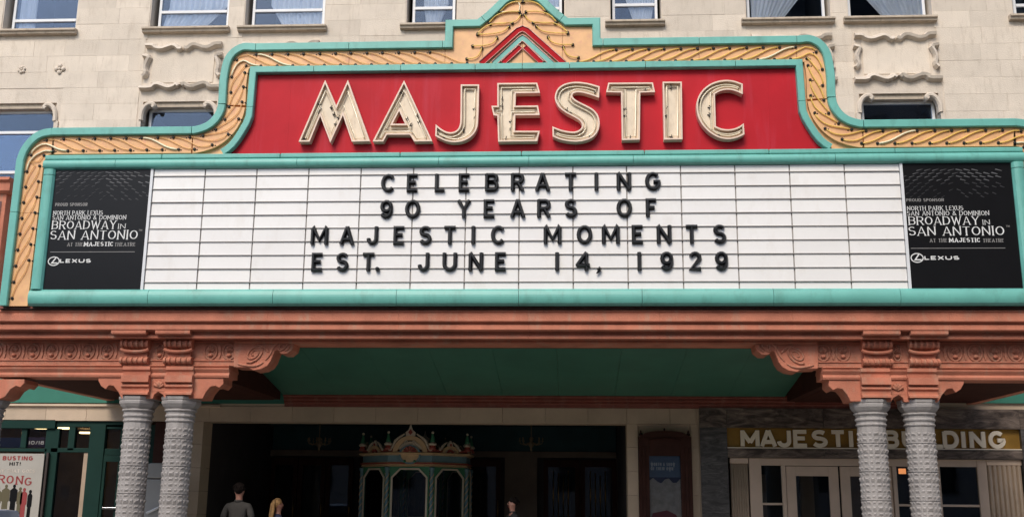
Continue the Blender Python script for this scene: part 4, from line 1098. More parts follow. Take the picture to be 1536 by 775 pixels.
# header and piers of the inner lobby wall
def BXB(px, py=700, Y=LB): return at(px, py, Y)
zh0 = at(768, 677, LB)[1]; zh1 = at(768, 686, LB)[1]
xa_ = BXB(375)[0]; MB().box(xa_, xlob1 + .0, LB - .18, LB - .002, zh1, zh0).build('inner_header', M['lobbybr'], bld)
for a, b in ((375, 402), (758, 806), (925, 960)): MB().box(BXB(a)[0], BXB(b)[0], LB - .2, LB - .003, GZ, zh1 - .001).build('inner_pier', M['lobbybr'], bld)
MB().box(xlob0, xlob1, LB - .1, LB - .003, zh0 + .002, z_l0 + .25).build('inner_frieze', M['lobbyteal'], bld)
def inner_door(px0, px1, nl, rods):
    x0, x1 = BXB(px0)[0], BXB(px1)[0]; zt_ = zh1 - .04
    for i in range(nl):
        a = x0 + (x1 - x0) * i / nl + .01; b = x0 + (x1 - x0) * (i + 1) / nl - .01; fw = .1
        mb = MB(); mb.box(a, a + fw, LB - .12, LB - .06, GZ, zt_); mb.box(b - fw, b, LB - .12, LB - .06, GZ, zt_); mb.box(a + fw, b - fw, LB - .12, LB - .06, zt_ - .16, zt_); mb.box(a + fw, b - fw, LB - .12, LB - .06, GZ, GZ + .25)
        d = mb.build('lobby_door', M['wood'], bld); MB().box(a + fw, b - fw, LB - .095, LB - .085, GZ + .25, zt_ - .16).build('pane', M['glassdk'], d)
        if rods:
            for k in range(4): xr_ = a + fw + .12 + k * .11; MB().tube([(xr_, LB - .15, 1.25), (xr_, LB - .15, 2.25 - .05 * (k % 3))], .014, 6).build('pull_bar', M['brass'], d, smooth=True)
        else: MB().tube([(b - .05, LB - .16, 1.1), (b - .05, LB - .16, 1.6)], .015, 6).build('handle', M['brass'], d, smooth=True)
inner_door(408, 532, 3, 0); inner_door(815, 925, 2, 1); inner_door(540, 752, 4, 0)
# stone floors between
def chandelier(px, lab):
    Yc = 21.6; x, zt_ = at(px, 640, Yc); zb_ = at(px, 676, Yc)[1]; zm = at(px, 663, Yc)[1]
    t = thing('chandelier', lab, 'chandelier', (x, Yc, zt_), 'lobby chandeliers')
    MB().tube([(x, Yc, z_l0 + .25), (x, Yc, zm)], .01, 6).build('stem', M['dullbrass'], t)
    MB().lathe([(.01, .12), (.05, .08), (.03, .02), (.08, -.02), (.05, -.07), (.02, -.11), (.03, -.14), (.005, -.18)], (x, Yc, zm), 10).build('hub', M['dullbrass'], t, smooth=True)
    for k in range(8):
        an = 2 * PI * k / 8; c_, s_ = math.cos(an), math.sin(an)
        mb = MB(); mb.tube([(x + c_ * .04, Yc + s_ * .04, zm), (x + c_ * .14, Yc + s_ * .14, zm - .05), (x + c_ * .22, Yc + s_ * .22, zm - .02), (x + c_ * .23, Yc + s_ * .23, zm + .03)], .009, 5)
        mb.lathe([(.012, 0), (.03, .01), (.012, .02), (.012, .07), (.002, .08)], (x + c_ * .23, Yc + s_ * .23, zm + .02), 6); mb.build('arm', M['dullbrass'], t)
chandelier(480, 'brass chandelier hanging in the dark lobby left of the ticket booth')
chandelier(797, 'brass chandelier hanging in the dark lobby right of the ticket booth')

# ------------------------------------------------------------------ ticket booth
YB = 20.9; SB = .88; AP = SB * (1 + math.sqrt(2)) / 2; RC = SB / (2 * math.sin(PI / 8))
bxc = at(614.5, 700, YB)[0]; zcb0 = at(614, 678, YB)[1]; zfin = at(614, 650, YB)[1]; zop = at(614, 703, YB)[1]; zfr = at(614, 694, YB)[1]
bo = thing('ticket_booth', 'ornate octagonal ticket booth in red, green and gold inside the dark lobby', 'ticket booth', (bxc, YB + AP, GZ))
cY = YB + AP
MB().lathe([(RC * 1.02, 0), (RC * 1.02, .12), (RC * .985, .14), (RC * .985, .95), (RC * 1.03, .97), (RC * 1.03, 1.02)], (bxc, cY, GZ), 8, rot=PI / 8).build('booth_base', M['bgreen'], bo)
MB().lathe([(RC * .99, 0), (RC * 1.02, .015), (RC * 1.0, .05), (RC * 1.0, .09)], (bxc, cY, zop + .05), 8, rot=PI / 8).build('gold_band', M['bgold'], bo)
MB().lathe([(RC * 1.0, 0), (RC * 1.035, .01), (RC * 1.035, .025), (RC * 1.0, .03)], (bxc, cY, zfr - .015), 8, rot=PI / 8).build('red_band', M['bred'], bo)
MB().lathe([(RC * .99, 0), (RC * .99, zcb0 - zfr - .04)], (bxc, cY, zfr + .015), 8, rot=PI / 8).build('entablature', M['bblue'], bo)
MB().lathe([(RC * .99, 0), (RC * 1.05, .02), (RC * 1.07, .05), (RC * 1.04, .06), (RC * .8, .075)], (bxc, cY, zcb0 - .055), 8, rot=PI / 8).build('cornice', M['bgold'], bo)
MB().lathe([(RC * 1.0, .02), (RC * 1.0, .06), (RC * .97, .07), (.3, .16)], (bxc, cY, zcb0), 8, rot=PI / 8).build('booth_roof', M['bred'], bo)
for k in range(8):
    an = 2 * PI * k / 8 + PI / 8; px_, py_ = bxc + RC * math.cos(an), cY + RC * math.sin(an)
    p_ = MB().lathe([(.055, 0), (.055, .06), (.036, .08), (.036, zop - GZ - 1.05), (.055, zop - GZ - 1.03), (.05, zop - GZ - .98)], (px_, py_, GZ + 1.02), 8).build('post', M['bblue'], bo, smooth=True)
    mb = MB(); L_ = 14
    for s_ in range(2): mb.tube([(px_ + .037 * math.cos(s_ * PI + i * .8), py_ + .037 * math.sin(s_ * PI + i * .8), GZ + 1.12 + (zop - GZ - 1.2) * i / 24) for i in range(25)], .008, 4)
    mb.build('twist', M['bgold'], p_)
    MB().lathe([(.07, .05), (.075, .09), (.06, .10), (.05, .14)], (px_, py_, zcb0), 8).build('pedestal', M['bred'], bo)
    fn = MB().lathe([(.075, .14), (.085, .17), (.06, .19), (.05, .20)], (px_, py_, zcb0), 10).build('finial', M['bcream'], bo, smooth=True)
    MB().lathe([(.05, .20), (.045, .24), (.018, .36), (.012, .37)], (px_, py_, zcb0), 8).build('finial_spire', M['bgreen'], fn, smooth=True)
    MB().ball((px_, py_, zcb0 + .39), .028, 8).build('finial_ball', M['bcream'], fn, smooth=True)
    # face k : from corner k to k+1
    am = an + PI / 8; c_, s_ = math.cos(am), math.sin(am); tx = Vector((-s_, c_, 0)); nn = Vector((c_, s_, 0)); O = Vector((bxc, cY, 0)) + nn * AP
    def loc(mb, off=0.0):
        mb.v = [tuple(O + tx * v[0] + nn * (-v[1] + off) + Vector((0, 0, v[2]))) for v in mb.v]; return mb
    h2 = SB / 2 - .05; zb_ = GZ + 1.02; zt_ = zop + .05
    ow = h2 - .05; ch_ = .16
    outer = [(-h2, zb_), (h2, zb_), (h2, zt_), (-h2, zt_)]; hole = [(-ow, zb_ + .06), (-ow, zt_ - .05 - ch_), (-ow + ch_, zt_ - .05), (ow - ch_, zt_ - .05), (ow, zt_ - .05 - ch_), (ow, zb_ + .06)]
    fr = loc(MB().prism([outer, hole], .0, .04)).build('arch_frame', M['bgreen'], bo)
    loc(MB().sweep(ccw(hole), [(-.022, .0), (-.022, -.02), (.012, -.02), (.012, .0)], True)).build('arch_moulding', M['bcream'], fr)
    if not (c_ > -.2 and s_ > .5): loc(MB().box(-ow, ow, .018, .022, zb_ + .06, zt_ - .05)).build('pane', M['glassdk'], fr)
    if k % 2 == 1 or True:
        front = abs(c_) < .2
        sc_ = 1.0 if front else .62
        cz = zcb0 - .02; pd = MB()
        arcp = [(.30 * sc_ * math.cos(PI * i / 12), cz + (.30 if front else .22) * sc_ * math.sin(PI * i / 12)) for i in range(13)]
        pd.sweep(arcp, [(-.045 * sc_, .0), (-.045 * sc_, -.05), (.045 * sc_, -.05), (.045 * sc_, .0)])
        p1 = loc(pd, -.02).build('pediment', M['bgold'], bo)
        loc(MB().prism([ccw([(0.26 * sc_ * math.cos(PI * i / 12), cz + .24 * sc_ * math.sin(PI * i / 12)) for i in range(13)])], -.02, .03), -.02).build('tympanum', M['bcream'], p1)
        fl = MB()
        for q in range(5): aq = R(18 + 36 * q); fl.tube([(.03 * math.cos(aq), -.06 if front else -.03, cz + .02 + .03 * math.sin(aq)), (.13 * sc_ * math.cos(aq), -.065 if front else -.035, cz + .02 + .12 * sc_ * math.sin(aq))], [.01, .035 * sc_], 6)
        loc(fl, -.02).build('shell', M['bred'], p1)
        cr = MB(); zt2 = cz + (.34 if front else .2) * sc_
        cr.prism([ccw([(-.09 * sc_, zt2), (-.10 * sc_, zt2 + .07), (-.04 * sc_, zt2 + .12), (0, zt2 + .24 * sc_), (.04 * sc_, zt2 + .12), (.10 * sc_, zt2 + .07), (.09 * sc_, zt2)])], -.04, .0)
        loc(cr, -.02).build('crest', M['bcream'], p1)
        dm = MB().prism([ccw([(-.045 * sc_, zt2 + .07), (0, zt2 + .02), (.045 * sc_, zt2 + .07), (0, zt2 + .135 * sc_)])], -.055, -.04); loc(dm, -.02).build('crest_gem', M['bred'], p1)
        if front:
            cs = MB().sweep([(.20 * math.cos(2 * PI * i / 20), cz - .02 + .17 * math.sin(2 * PI * i / 20)) for i in range(20)], [(-.016, .0), (-.016, -.06), (.016, -.06), (.016, .0)], True); loc(cs, -.02).build('shell_ring', M['bblue'], p1)
            cs = MB().prism([[(.185 * math.cos(2 * PI * i / 20), cz - .02 + .155 * math.sin(2 * PI * i / 20)) for i in range(20)]], -.045, .0); loc(cs, -.02).build('shell_disc', M['bgold'], p1)
            for q in (-1, 1):
                cs = MB().tube([(q * .03, -.07, cz + .20), (q * .07, -.07, cz + .25), (q * .11, -.07, cz + .22), (q * .09, -.07, cz + .18), (q * .06, -.07, cz + .20)], .014, 6); loc(cs, -.02).build('volute', M['bcream'], p1)
                cs = MB().ball((q * .10, -.06, cz - .15), .028, 8); loc(cs, -.02).build('rosette', M['bgreen'], p1)
        for q in (-1, 1):
            sd = MB()
            sd.tube([(q * .36 * sc_, -.02, cz + .10), (q * .30 * sc_, -.02, cz + .25 * sc_), (q * .2 * sc_, -.02, cz + .33 * sc_), (q * .12 * sc_, -.02, cz + .38 * sc_)], [.02, .03, .022, .014], 6); sd.ball((q * .40 * sc_, -.02, cz + .09), .035 * sc_ + .01, 8)
            loc(sd, -.02).build('side_scroll', M['bcream'], p1)

# ------------------------------------------------------------------ poster case
pc = thing('poster_case', 'dark red-brown wooden poster case on the stone pier right of the lobby', 'poster case', (LX(996), WL - .02, GZ + .5))
xa, xb = LX(957) + .004, LX(1037) - .004
def CS(px, py): return at(px, py, WL - .12)
zt_ = CS(996, 655)[1]; zi = CS(996, 683)[1]; zbm = .6
x0i, x1i = CS(974, 700)[0], CS(1021, 700)[0]
mb = MB(); mb.box(xa, x0i, WL - .12, WL + .06, zbm, zt_); mb.box(x1i, xb, WL - .12, WL + .06, zbm, zt_); mb.box(x0i, x1i, WL - .12, WL + .06, zi, zt_); mb.box(x0i, x1i, WL - .12, WL + .06, zbm, zbm + .2)
mb.build('case_frame', M['wood'], pc, bevel=.008)
xm = (xa + xb) / 2; hw_ = (xb - xa) / 2
MB().prism([ccw([(xm - hw_, zt_)] + [(xm - hw_ * .82 * math.cos(PI * i / 10), zt_ + .045 + .07 * math.sin(PI * i / 10)) for i in range(11)] + [(xm + hw_, zt_)])], WL - .13, WL + .05).build('crest_board', M['wood'], pc)
for q, zz2 in ((-.9, .06), (0, .1), (.9, .06)): MB().lathe([(.03, 0), (.035, .03), (.015, .05), (.02, .07), (.004, .10)], (xm + q * hw_, WL - .06, zt_ + zz2 - .03), 8).build('case_finial', M['wood'], pc, smooth=True)
for q in (-1, 1): MB().lathe([(.03, 0), (.03, 1.9)], (xm + q * hw_ * .8, WL - .125, zbm + .05), 8).build('half_column', M['wood'], pc)
MB().tube([(xm - hw_ * .6, WL - .125, zt_ - .06), (xm, WL - .14, zt_ - .02), (xm + hw_ * .6, WL - .125, zt_ - .06)], .012, 6).build('carved_swag', M['wood'], pc)
po = thing('poster', 'blue and sand coloured show poster inside the dark wooden poster case', 'poster', (xm, WL - .05, zbm + .2))
def flat(name, m_, x0, x1, z0, z1, y, par): return MB().box(x0, x1, y, y + .004, z0, z1).build(name, M[m_], par)
zq = [zi, CS(996, 715)[1], CS(996, 728)[1], zbm + .2]
flat('sky_print', 'posterb', x0i, x1i, zq[1], zi, WL - .05, po); flat('ridge_print', 'navy', x0i, x1i, zq[2] + .05, zq[1] - .0, WL - .05, po); flat('sand_print', 'sand', x0i, x1i, zbm + .2, zq[2] + .05, WL - .05, po)
hl = MB(); pp = [(x0i + (x1i - x0i) * i / 8, zq[2] + .05 + .05 * math.sin(i * 1.7) + .04) for i in range(9)]
hl.prism([ccw(pp + [(x1i, zq[2] + .0), (x0i, zq[2] + .0)])], WL - .053, WL - .05); hl.build('hill_print', M['sand'], po)
mb = MB(); w1 = x1i - x0i; write(mb, 'WORTH A SHOW', x0i + .03, CS(996, 698)[1], .058, .013, .010, WL - .054, WL - .051, fit=w1 * .78); mb.build('lettering', M['ink'], po); mb = MB(); write(mb, 'OF THEIR OWN', x0i + .03, CS(996, 704.5)[1], .058, .013, .010, WL - .054, WL - .051, fit=w1 * .72); mb.build('lettering', M['ink'], po)
mb = MB(); mb.prism([ccw([(x0i + .05, 1.4), (x0i + .3, 1.45), (x1i - .1, 1.38), (x1i - .02, 1.25), (x0i + .02, 1.3)])], WL - .054, WL - .051); mb.build('cloth_print', M['posterr'], po)
MB().box(x0i, x1i, WL - .085, WL - .08, zbm + .2, zi).build('pane', M['glassdk'], pc)

# ------------------------------------------------------------------ office entrance with marble portal
oe = thing('office_entrance', 'office doorway with dark marble surround and cream letters on gold, right of the lobby', 'entrance', (LX(1290), WL, GZ))
x0m = LX(1050); x1m = LX(1536) + .55
zmt = F(1290, 613)[1]; zs1 = F(1290, 642)[1]; zs0 = F(1290, 673)[1]; zd = F(1290, 687)[1]
xs0 = LX(1091); xs1 = LX(1532)
k = 0
edges = [x0m, xs0] + [xs0 + (xs1 - xs0) * i / 3 for i in (1, 2)] + [xs1, x1m]
for a, b in zip(edges, edges[1:]): MB().box(a + .002, b - .002, WL - .06, WL + .1, zs1, zmt).build('marble_slab', M['marble'], oe)
for a, b in zip(edges[1:-1], edges[2:-1]): MB().box(a + .002, b - .002, WL - .055, WL + .1, zd, zs0 - .002).build('marble_slab', M['marble'], oe)
for (a, b) in ((x0m, xs0), (xs1, x1m)):
    zz2 = zs1 - .002
    for h_ in (.62, .9, .9, .9):
        zl_ = max(GZ, zz2 - h_)
        if zz2 - zl_ > .02: MB().box(a + .002, b - .002, WL - .06, WL + .1, zl_ + .002, zz2).build('marble_slab', M['marble2'], oe)
        zz2 = zl_
gp = MB().box(xs0, xs1, WL + .02, WL + .06, zs0, zs1 - .002).build('sign_panel', M['gold'], oe)
MB().box(xs0, xs1, WL - .05, WL + .02, zs0 - .0, zs0 + .018).build('sign_ledge', M['signlet'], oe)
G2 = {'N': (.76, [[(0, -.08), (0, 1.08)], [(0, 1.0), (1, 0)], [(1, -.08), (1, 1.08)]]),
 'M': (.92, [[(0, -.08), (0, 1.08)], [(0, 1.0), (.5, .2)], [(.5, .2), (1, 1.0)], [(1, -.08), (1, 1.08)]]),
 'A': (.84, [[(0, -.08), (.48, 1.08)], [(.52, 1.08), (1, -.08)], [(.17, .25), (.83, .25)]])}
G_keep = dict(G); G.update(G2)
lt = [('M', 1125), ('A', 1152.5), ('J', 1176), ('E', 1200.7), ('S', 1229.4), ('T', 1257), ('I', 1276.5), ('C', 1300), ('B', 1337), ('U', 1365), ('I', 1386), ('L', 1405), ('D', 1426), ('I', 1445), ('N', 1466), ('G', 1495)]
hl_ = (zs1 - zs0) * .86; hw3 = hl_ * .112
for ch, px in lt:
    x = at(px, 658, WL - .03)[0]; mb = MB(); ws = {'E': 1.32, 'S': 1.34, 'J': 1.32, 'L': 1.3}.get(ch, 1.16)
    st, W_ = strokes(ch, 0, zs0 + .020, hl_, hw3, ws)
    for si, (cl, p_) in enumerate(st): mb.sweep([(a + x - W_ / 2, b) for a, b in p_], [(-hw3, WL - .005 + .001 * si), (-hw3, WL - .04 - .0012 * si), (hw3, WL - .04 - .0012 * si), (hw3, WL - .005 + .001 * si)], cl, 1.2)
    mb.build('sign_letter', M['signlet'], oe)
G.update(G_keep)
# door frame work
MB().box(x0m, xs0 + .02, WL + .10, WL + .4, GZ, zmt).build('backing', M['lobby'], oe)
MB().box(xs1, x1m, WL + .10, WL + .4, GZ, zmt).build('backing', M['lobby'], oe)
MB().box(xs0 + .021, xs1 - .001, WL + .10, WL + .4, zd - .002, zmt).build('backing', M['lobby'], oe)
zdt = zd - .003
def rail(x0, x1, z0, z1, y=WL + .0, d=.08, m_='beige', nm='door_frame', par=oe): return MB().box(x0, x1, y, y + d, z0, z1).build(nm, M[m_], par, bevel=.006)
xf = [LX(1093), LX(1123)]
def fluted(x0, x1):
    MB().box(x0, x1, WL + .02, WL + .06, GZ, zdt - .10).build('fluted_panel', M['beige2'], oe); n_ = 7
    MB().box(x0 - .01, x1 + .01, WL - .01, WL + .07, zdt - .10, zdt).build('panel_cap', M['beige'], oe, bevel=.01)
    for i in range(n_):
        xx_ = x0 + (x1 - x0) * (i + .5) / n_; r_ = (x1 - x0) / n_ * .42
        MB().lathe([(r_, 0), (r_, zdt - .10 - GZ)], (xx_, WL + .02, GZ), 8).build('reed', M['beige2'], oe, smooth=True)
fluted(LX(1095), LX(1121)); fluted(LX(1479), LX(1530))
xd = [LX(p) for p in (1123, 1141, 1173, 1177, 1262, 1336, 1340, 1345, 1464, 1477)]
rail(LX(1123), LX(1141), GZ, zdt); rail(LX(1141), LX(1464), zdt - .13, zdt, WL + .005); rail(LX(1464), LX(1478), GZ, zdt)
rail(LX(1171), LX(1177), GZ, zdt - .13); rail(LX(1337), LX(1343), GZ, zdt - .13)
zr = F(1155, 755)[1]
def sidelight(x0, x1):
    rail(x0, x1, zr - .02, zr + .02, WL + .02, .05, nm='glazing_bar'); MB().box(x0, x1, WL + .04, WL + .045, zr + .02, zdt - .13).build('pane', M['glassdk'], oe); MB().box(x0, x1, WL + .041, WL + .046, .5, zr - .02).build('pane', M['glassdk'], oe)
    rail(x0, x1, GZ, .5, WL + .02, .05, nm='kick_panel')
sidelight(LX(1141), LX(1171)); sidelight(LX(1343), LX(1403)); rail(LX(1402), LX(1408), GZ, zdt - .13); sidelight(LX(1408), LX(1464))
def leaf(x0, x1):
    fw = .17; z1 = zdt - .14; mb = MB(); y0, y1 = WL + .02, WL + .07
    mb.box(x0, x0 + fw, y0, y1, GZ + .01, z1); mb.box(x1 - fw, x1, y0, y1, GZ + .01, z1); mb.box(x0 + fw, x1 - fw, y0, y1, z1 - .17, z1); mb.box(x0 + fw, x1 - fw, y0, y1, GZ + .01, .5)
    d = mb.build('door', M['beige'], oe, bevel=.006); MB().box(x0 + fw, x1 - fw, y0 + .02, y0 + .026, .5, z1 - .17).build('pane', M['glassdk'], d)
    MB().tube([(x0 + .09, y0 - .05, 1.0), (x0 + .09, y0 - .05, 1.35)], .012, 6).build('handle', M['brass'], d)
leaf(LX(1178), LX(1256)); leaf(LX(1259), LX(1336))
# vestibule behind the doors
x0v, x1v = LX(1123), LX(1478)
MB().add([(x0v, WL + 2.4, GZ), (x1v, WL + 2.4, GZ), (x1v, WL + 2.4, zdt), (x0v, WL + 2.4, zdt), (x0v, WL + .1, GZ), (x1v, WL + .1, GZ), (x1v, WL + .1, zdt), (x0v, WL + .1, zdt)],
         [(0, 1, 2, 3), (0, 4, 5, 1), (3, 2, 6, 7), (0, 3, 7, 4), (1, 5, 6, 2)]).build('vestibule', M['lobby'], oe)
for a, b in ((1201, 1221), (1275, 1290), (1143, 1150)): MB().box(at(a, 740, WL + 1.5)[0], at(b, 740, WL + 1.5)[0], WL + 1.5, WL + 1.6, GZ, zdt - .25).build('inner_post', M['beige2'], oe)
lp1 = MB().box(at(1349, 707, WL + 1)[0], at(1359, 707, WL + 1)[0], WL + 1.0, WL + 1.05, at(1350, 710, WL + 1)[1], at(1350, 702, WL + 1)[1]).build('wall_lamp', M['lampo'], None, label='small glowing orange lamp behind the office door glass at right', category='lamp')

# ------------------------------------------------------------------ left shopfront
sf = thing('shopfront', 'dark teal shopfront with glass doors left of the studded column pair', 'shopfront', (LX(90), WL, GZ))
z_sh = F(90, 631)[1]
def tr(px0, px1, py0, py1, y=WL + .05, d=.1, nm='frame_member', m_='tealdk'):
    xa, z1 = at(px0, py0, y); xb, z0 = at(px1, py1, y)
    if py1 >= 775: z0 = GZ
    return MB().box(xa, xb, y, y + d, z0, z1).build(nm, M[m_], sf, bevel=.005)
tr(-60, 82, 628, 642, WL + .0, .12, 'fascia'); tr(82, 184, 631, 640, WL + .05, .1); tr(-60, 70, 671, 677); tr(33, 38, 642, 671); tr(70, 76, 642, 775); tr(104, 110, 640, 675); tr(76, 138, 671, 678)
tr(136, 146, 636, 775, WL + .02, .12); tr(146, 186, 636, 643); tr(146, 186, 672, 682); tr(146, 152, 643, 672); tr(182, 228, 636, 775, WL + .06, .1, 'frame_member')
tr(126, 131, 678, 775, WL + .07, .06, 'door_stile', 'beige2')
d_ = tr(146, 186, 682, 692, WL + .04, .06, 'door_rail'); tr(146, 151, 692, 775, WL + .04, .06, 'door_stile')
def pane(px0, px1, py0, py1, y=WL + .1):
    xa, z1 = at(px0, py0, y); xb, z0 = at(px1, py1, y); z0 = GZ + .2 if py1 >= 775 else z0
    MB().box(xa, xb, y, y + .006, z0, z1).build('pane', M['glassdk'], sf)
pane(-60, 33, 642, 671); pane(38, 70, 642, 671); pane(76, 104, 640, 671); pane(110, 136, 640, 671); pane(-60, 70, 677, 775); pane(76, 136, 678, 775); pane(152, 182, 643, 672); pane(151, 184, 692, 775)
x0v, x1v = LX(-70), LX(228); YI = WL + 3.2
MB().add([(x0v, YI, GZ), (x1v, YI, GZ), (x1v, YI, z_sh), (x0v, YI, z_sh), (x0v, WL + .2, GZ), (x1v, WL + .2, GZ), (x1v, WL + .2, z_sh), (x0v, WL + .2, z_sh)],
         [(0, 1, 2, 3), (0, 4, 5, 1), (3, 2, 6, 7), (0, 3, 7, 4), (1, 5, 6, 2)]).build('shop_interior', M['shopw'], sf)
for (a, b, y_, yy, lb) in ((52, 106, 641, WL + 1.6, 'long warm strip light seen over the shop door transom'), (-20, 33, 648, WL + 2.4, 'warm strip light at the far left inside the shop'), (119, 134, 648, WL + 2.2, 'short warm strip light inside the shop next to the teal door frame')):
    xa, z_ = at(a, y_, yy); xb, _ = at(b, y_, yy)
    z_ = min(z_, z_sh - .02)
    MB().box(xa, xb, yy, yy + .12, z_ - .02, z_ + .015).build('strip_light', M['lamp'], None, label=lb, category='ceiling light', group='strip lights inside the shop')
tr(-50, 31, 655, 671, WL + .12, .02, 'window_sign', 'navy'); ws_ = tr(38, 70, 655, 671, WL + .12, .02, 'window_sign', 'plum')
xa, za = at(43, 666, WL + .09); xb, _ = at(66, 666, WL + .09)
mb = MB(); write(mb, '10/18', xa, za, .07, .014, .011, WL + .088, WL + .092, fit=xb - xa); mb.build('sign_figures', M['ink2'], sf)
mb = MB(); xa, z1 = at(98, 700, WL + 1.2); mb.box(xa, xa + .09, WL + 1.2, WL + 1.23, 1.5, z1 - .4); mb.box(xa - .04, xa + .13, WL + 1.19, WL + 1.2, 1.55, 1.8)
mb.build('notice_stand', M['shopw'], sf)
tr(176, 186, 728, 752, WL + .03, .01, 'door_notice', 'posterw'); tr(153, 182, 760, 763, WL + .0, .03, 'push_bar', 'chrome')
# show poster
ps = thing('show_poster', 'cream show poster with red lettering and small figures in the shop window', 'poster', (LX(35), WL + .03, GZ + .4))
yp = WL - .02
def PP(px, py): return at(px, py, yp)
xa, z1 = PP(-45, 679); xb, _ = PP(67, 679)
MB().box(xa, xb, yp, yp + .03, .5, z1).build('poster_sheet', M['posterw'], ps)
MB().box(PP(66, 700)[0] + .02, PP(66, 700)[0] + .06, yp, yp + .05, .45, z1 + .02).build('poster_frame', M['dark'], ps)
def ptext(s, pxc, py0, py1, wpx, m_, th=.18, tn=.12, serif=False):
    x, zt2 = PP(pxc, py0); _, zb2 = PP(pxc, py1); h_ = zt2 - zb2; wd = PP(pxc + wpx / 2, py0)[0] - PP(pxc - wpx / 2, py0)[0]
    mb = MB(); write(mb, s, x - wd / 2, zb2, h_, h_ * th, h_ * tn, yp - .003, yp, fit=wd, serif=serif); mb.build('lettering', M[m_], ps)
ptext('GUT BUSTING', 14, 683, 690, 72, 'posterr', .28, .22); ptext('HIT!', 23, 692, 698, 17, 'board', .26, .2)
ptext('THE PLAY THAT GOES', 12, 703, 708, 82, 'sand', .18, .12, True)
x_ = -16
for i, (c_, px, dy) in enumerate((('W', -20, 0), ('R', 3, 0), ('O', 16, 1), ('N', 30, 2), ('G', 43, 4))): ptext(c_, px, 711 + dy, 724 + dy, 11 if c_ != 'W' else 15, 'posterr', .2, .1, True)
for (px, py0, m_, w_) in ((-12, 732, 'dark', 9), (-2, 730, 'posterg', 11), (10, 727, 'posterg', 12), (22, 727, 'board', 11), (31, 731, 'posterg', 8), (37, 732, 'posterr', 10), (46, 735, 'board', 7)):
    x, zt2 = PP(px, py0); s_ = .0127; mb = MB(); hh = w_ * s_ / 2
    mb.prism([[(x + .028 * math.cos(2 * PI * i / 10), zt2 - .02 + .034 * math.sin(2 * PI * i / 10)) for i in range(10)]], yp - .003, yp)
    mb.prism([ccw([(x - .02, zt2 - .05), (x - hh, zt2 - .09), (x - hh, zt2 - .28), (x - hh * .7, zt2 - .30), (x - hh * .9, .6), (x + hh * .9, .6), (x + hh * .7, zt2 - .30), (x + hh, zt2 - .28), (x + hh, zt2 - .09), (x + .02, zt2 - .05)])], yp - .0035, yp); mb.build('printed_figure', M[m_], ps)

# pale cabinet between the left columns: solid stand-in for a reflected white vehicle
xa, zt2 = at(222, 694, 18.6); xb, _ = at(262, 694, 18.6); zmid = at(222, 718, 18.6)[1]
kb = thing('placeholder', 'pale grey round-topped cabinet standing in for a reflected vehicle between the two left columns', 'placeholder', ((xa + xb) / 2, 18.7, GZ))
MB().prism([ccw([(xa - .25, GZ), (xa - .25, zmid)] + [(xa - .25, zmid), (xb, zmid), (xb, GZ)][0:0] + [(xb, zmid), (xb, GZ)])], 18.5, 18.9).build('body', M['vehicle_refl'], kb, bevel=.02)
MB().prism([ccw([(xa - .26, zmid + .015), (xa - .22, zmid + .14), (xa - .1, zt2 - .05), (xa + .1, zt2), (xb - .05, zt2 + .0), (xb + .01, zmid + .015)])], 18.49, 18.9).build('hood', M['vehicle_refl'], kb, bevel=.02)
MB().tube([(at(218, 769, 18.4)[0], 18.45, at(218, 769, 18.4)[1]), (at(244, 757, 18.4)[0], 18.45, at(244, 757, 18.4)[1])], .022, 8).build('handle', M['frame'], kb, smooth=True)  # white bar added for the wiper of the reflected vehicle

